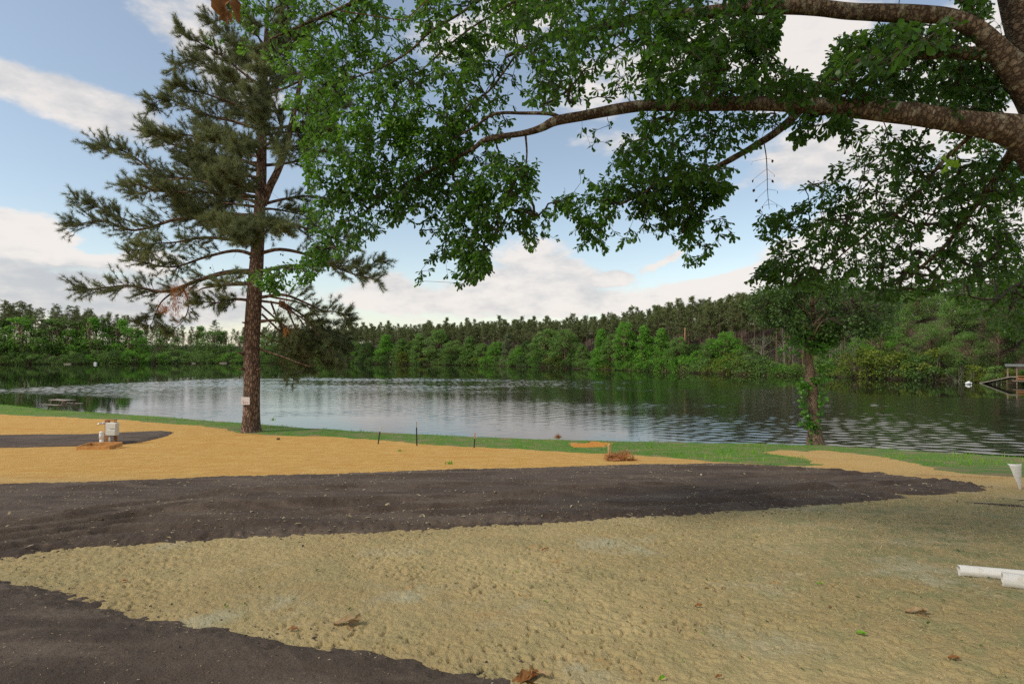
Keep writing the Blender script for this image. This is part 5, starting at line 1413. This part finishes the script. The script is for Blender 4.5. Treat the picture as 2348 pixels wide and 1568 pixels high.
for i in range(n):
    px = R.uniform(1250, 2340); py = R.uniform(1225, 1560)
    if i % 3 == 0: px = R.uniform(300, 1250); py = R.uniform(1300, 1400)
    ground_leaf(px, py, R.uniform(4, 10), R.uniform(0, 3), ['far_dark', 'dead_leaf', 'grass'][R.choice(3, p=[.6, .25, .15])], 'tiny dark leaf scrap on the near sand', 'leaf scrap', 'leaf_scrap', R.uniform(.3, .5), 0, .008)['group'] = FL

# ------------------------------------------------------------------ boat shelter, gangway and floats on the right shore
dS = 84.
bs = empty('boat_shelter', at(2350, 872, dS) * [1, 1, 0] + [0, 0, WZ], 'open boat shelter with flat grey roof and orange rail on the right shore', 'shelter', rz=-.70)
M['roof'] = simple('grey_tin_roof', (.20, .21, .20), .5, .2, 2)
M['deck'] = simple('orange_rail_wood', (.42, .17, .06), .8, .3, 4)
def sbx(name, c, size, m, rot=(0, 0, 0)): return pbx(name, c, size, m, bs, .01, rot)
zr = CZ + (HY - 838) / F * dS - WZ
o = sbx('roof', (.6, 1.4, zr), (5.6, 4.4, .14), M['roof'], (.05, 0, 0)); sbx('fascia', (.6, -.80, zr - .02), (5.7, .06, .26), M['roof'])
for (x, y) in ((-1.9, -.5), (-.9, -.5), (1.2, -.5), (3.0, -.5), (-1.9, 3.2), (1.2, 3.2), (3.0, 3.2)): sbx('post', (x, y, zr / 2 - .3), (.14, .14, zr + .55), M['brown_wood'])
sbx('deck', (.9, 1.4, .62), (4.6, 4.2, .12), M['brown_wood']); sbx('rail', (1.1, -.55, 1.35), (4.2, .07, .12), M['deck']); sbx('rail', (1.1, -.55, .95), (4.2, .07, .22), M['deck'])
gw = empty('gangway', at(2290, 873, dS - 4) * [1, 1, 0] + [0, 0, WZ], 'pale plank gangway sloping into the water from the boat shelter', 'gangway')
a = at(2255, 878.6, 0); dA = (CZ - WZ) * F / (878.8 - HY); A = at(2255, 878.8, dA) - np.array(gw.location); B = at(2323, 864.8, dS - 1.2) - np.array(gw.location)
d = B - A; L = np.linalg.norm(d); 
M['plank'] = simple('pale_plank', (.38, .33, .25), .8, .2, 3)
o = pbx('plank', (A + B) / 2 + [0, 0, .02], (L + .4, 1.0, .14), M['plank'], gw, .01, (0, -math.asin(d[2] / L), math.atan2(d[1], d[0])))
for u in (.42, .55): 
    for sd_ in (-.4, .4):
        c = A + d * u; pbx('leg', (c[0], c[1] + sd_, c[2] / 2 - .35), (.08, .08, c[2] + .7), M['plank'], gw)
dF = (CZ - WZ) * F / (881 - HY)
fb = empty('float', at(2221, 881, dF) * [1, 1, 0] + [0, 0, WZ], 'cluster of white floats on the water left of the gangway', 'float')
M['white'] = simple('white_float', (.80, .80, .80), .5, .05, 3)
for (x, z, r) in ((-.30, .14, .20), (0, .22, .26), (.30, .14, .20)):
    g = G(); t_ = np.linspace(-1, 1, 9); g.tube(np.stack([x + t_ * r, t_ * 0, np.full(9, z)], 1), np.maximum(r * np.sqrt(np.maximum(0, 1 - t_ ** 2)), .01), 14); g.build('buoy', M['white'], fb)
# pale box and driftwood on the far left waterline
for (px, w_, h_, lab, nm, mt) in ((219, 6, 4, 'small pale box at the far left waterline', 'box', 'white'), (155, 16, 2, 'thin pale log on the far left waterline', 'log', 'plank'), (445, 9, 2, 'pale log under the bushes left of the pine trunk', 'log', 'plank'), (512, 16, 2, 'wide pale log at the far waterline close to the pine trunk', 'log', 'plank')):
    x, y = spot(px, -3.5); s = y / F; g = G(); g.box((0, 0, 0), (w_ * s, .8, h_ * s + .3), bev=.12); o = g.build(nm, M[mt], None, False); o.location = (x, y, WZ + h_ * s / 2 - .1); tag(o, lab, nm)

# ------------------------------------------------------------------ camera, sun, sky
cam = bpy.data.cameras.new('camera'); co = bpy.data.objects.new('camera', cam); COL.objects.link(co)
co.location = (0, 0, CZ); co.rotation_euler = (math.pi / 2, 0, 0)
cam.sensor_width = 36; cam.lens = 36 * F / 2348; cam.shift_y = (HY - 784) / 2348; cam.clip_end = 6000; cam.clip_start = .05
SC.camera = co
SUN_EL, SUN_AZ = math.radians(44), math.radians(-118)      # azimuth measured from +Y towards +X
sd = Vector((math.sin(SUN_AZ) * math.cos(SUN_EL), math.cos(SUN_AZ) * math.cos(SUN_EL), math.sin(SUN_EL)))
sl = bpy.data.lights.new('sun', 'SUN'); sl.energy = 2.4; sl.angle = math.radians(11); sl.color = (1, .93, .82)
so = bpy.data.objects.new('sun', sl); COL.objects.link(so); so.rotation_euler = sd.to_track_quat('Z', 'Y').to_euler(); so.location = (-10, -5, 20)

w = bpy.data.worlds.new('World'); SC.world = w; w.use_nodes = True
t = NT(w.node_tree); bg = t.n['Background']; bg.inputs[1].default_value = .125
sky = t.new('ShaderNodeTexSky', sky_type='NISHITA'); sky.sun_disc = False; sky.sun_elevation = SUN_EL; sky.sun_rotation = SUN_AZ
sky.air_density = 1.0; sky.dust_density = .6; sky.ozone_density = 1.5
dv = t.new('ShaderNodeTexCoord').outputs['Generated']
sx = t.new('ShaderNodeSeparateXYZ'); t.l.new(dv, sx.inputs[0])
az = t.math('ARCTAN2', sx.outputs[0], sx.outputs[1]); el = t.math('ARCSINE', sx.outputs[2])
st = t.new('ShaderNodeCombineXYZ'); t.l.new(az, st.inputs[0]); t.l.new(t.math('MULTIPLY', el, 2.2), st.inputs[1]); 
SV = st.outputs[0]
f1 = t.noise(SV, 6.5, 8, .62); f2 = t.noise(SV, 17, 6, .6); f3 = t.noise(SV, 3.2, 5, .6)
wp = t.new('ShaderNodeCombineXYZ')
wn = t.noise(SV, 9, 4, .6, 'Color'); ws = t.new('ShaderNodeSeparateColor'); t.l.new(wn, ws.inputs[0])
t.l.new(t.math('ADD', az, t.math('MULTIPLY', t.math('SUBTRACT', ws.outputs[0], .5), .10)), wp.inputs[0])
t.l.new(t.math('ADD', el, t.math('MULTIPLY', t.math('SUBTRACT', ws.outputs[1], .5), .06)), wp.inputs[1])
# cloud bodies: centre and size on the photo (x, y, half width, half height, tilt deg, amount, whiteness)
CL = [(110, 225, 260, 62, -16, .85, .62), (330, 285, 190, 50, -20, .7, .50), (420, 60, 210, 85, -32, .62, .42), (560, 180, 160, 90, -30, .5, .4),
      (45, 535, 115, 56, 0, 1.7, 1.1), (150, 590, 120, 20, 0, 1.2, 1.05), (335, 590, 90, 30, 6, 1.5, 1.05), (120, 665, 420, 75, 0, 1.0, .25), (430, 700, 260, 60, 0, .9, .40),
      (1200, 615, 150, 62, 8, .95, .75), (1060, 690, 330, 48, 0, 1.0, .72), (1300, 640, 170, 40, 0, .9, .42), (1130, 668, 70, 26, 0, .7, 1.0), (1250, 652, 70, 24, 0, .7, .95), (1410, 632, 42, 16, 0, 1.0, .9),
      (1520, 592, 55, 14, 35, .9, .8), (1500, 690, 260, 36, 4, 1.1, .9), (880, 640, 70, 40, 0, .7, .5), (930, 690, 130, 30, 0, .8, .85),
      (1750, 655, 200, 55, 20, 1.2, .95), (1950, 560, 260, 105, 28, 1.3, 1.0), (2200, 560, 260, 150, 0, 1.1, .95), (2350, 600, 200, 120, 0, 1.0, .9),
      (1860, 150, 150, 110, 30, 1.1, .95), (1880, 370, 190, 75, 0, .95, .55), (1700, 90, 300, 120, 0, .8, .8), (1120, 60, 240, 80, 10, .8, .7), (1400, 330, 120, 40, 0, .55, .6), (1380, 190, 160, 80, 0, .7, .7), (2200, 250, 300, 150, 0, .8, .8), (2250, 60, 200, 120, 0, .9, .9), (1650, 440, 90, 30, 10, .5, .6)]
den = None; wht = None
for (x, y, a, b_, rot, amt, wh) in CL:
    A = math.atan((x - CX) / F); ca = math.cos(A); E = math.atan((HY - y) / F * ca)
    mp = t.new('ShaderNodeMapping', vector_type='TEXTURE'); t.l.new(wp.outputs[0], mp.inputs[0])
    mp.inputs['Location'].default_value = (A, E, 0); mp.inputs['Rotation'].default_value = (0, 0, math.radians(rot))
    mp.inputs['Scale'].default_value = (a / F * ca * ca, b_ / F * ca * math.cos(E) ** 2, 1)
    q = t.rng(t.vmath('LENGTH', mp.outputs[0]), 1.45, .25, 0, amt)
    den = q if den is None else t.math('ADD', den, q)
    qw = t.math('MULTIPLY', q, wh); wht = qw if wht is None else t.math('ADD', wht, qw)
away = t.rng(t.math('ABSOLUTE', az), .85, 1.3, 0, .55)     # broken cloud over the rest of the sky
den = t.math('ADD', den, away); wht = t.math('ADD', wht, t.math('MULTIPLY', away, .7))
whn = t.math('DIVIDE', wht, t.math('MAXIMUM', den, .05))
body = t.math('ADD', den, t.math('MULTIPLY', t.math('SUBTRACT', f1, .5), 1.7))
body = t.math('ADD', body, t.math('MULTIPLY', t.math('SUBTRACT', f2, .5), .55))
maskc = t.math('MULTIPLY', t.rng(body, .24, .84), t.rng(den, .02, .35))
shade = t.math('ADD', t.math('MULTIPLY', whn, .75), t.math('MULTIPLY', t.math('SUBTRACT', f3, .5), .9))
shade = t.math('ADD', shade, t.math('MULTIPLY', t.math('SUBTRACT', f2, .5), 1.2))
ccol = t.mix(t.rng(shade, .05, .75, 0, 1), (4.5, 4.65, 4.9), (7.3, 6.85, 6.5))
haze = t.math('MULTIPLY', t.rng(el, .22, -.02), .45)
blue = t.mix(1, sky.outputs[0], (1.75, 1.55, 1.32), 'MULTIPLY')
skyc = t.mix(t.math('MAXIMUM', haze, .12), blue, (4.9, 5.1, 5.4))
skyc = t.mix(t.math('MULTIPLY', maskc, .93), skyc, ccol)
t.l.new(skyc, bg.inputs[0])

SC.view_settings.view_transform = 'Standard'; SC.view_settings.look = 'None'; SC.view_settings.gamma = 1
SC.view_settings.exposure = 0.0
SC.cycles.max_bounces = 8; SC.cycles.transparent_max_bounces = 4; SC.cycles.diffuse_bounces = 3; SC.cycles.glossy_bounces = 3; SC.cycles.transmission_bounces = 3
SC.cycles.caustics_reflective = False; SC.cycles.caustics_refractive = False
SC.cycles.use_denoising = False
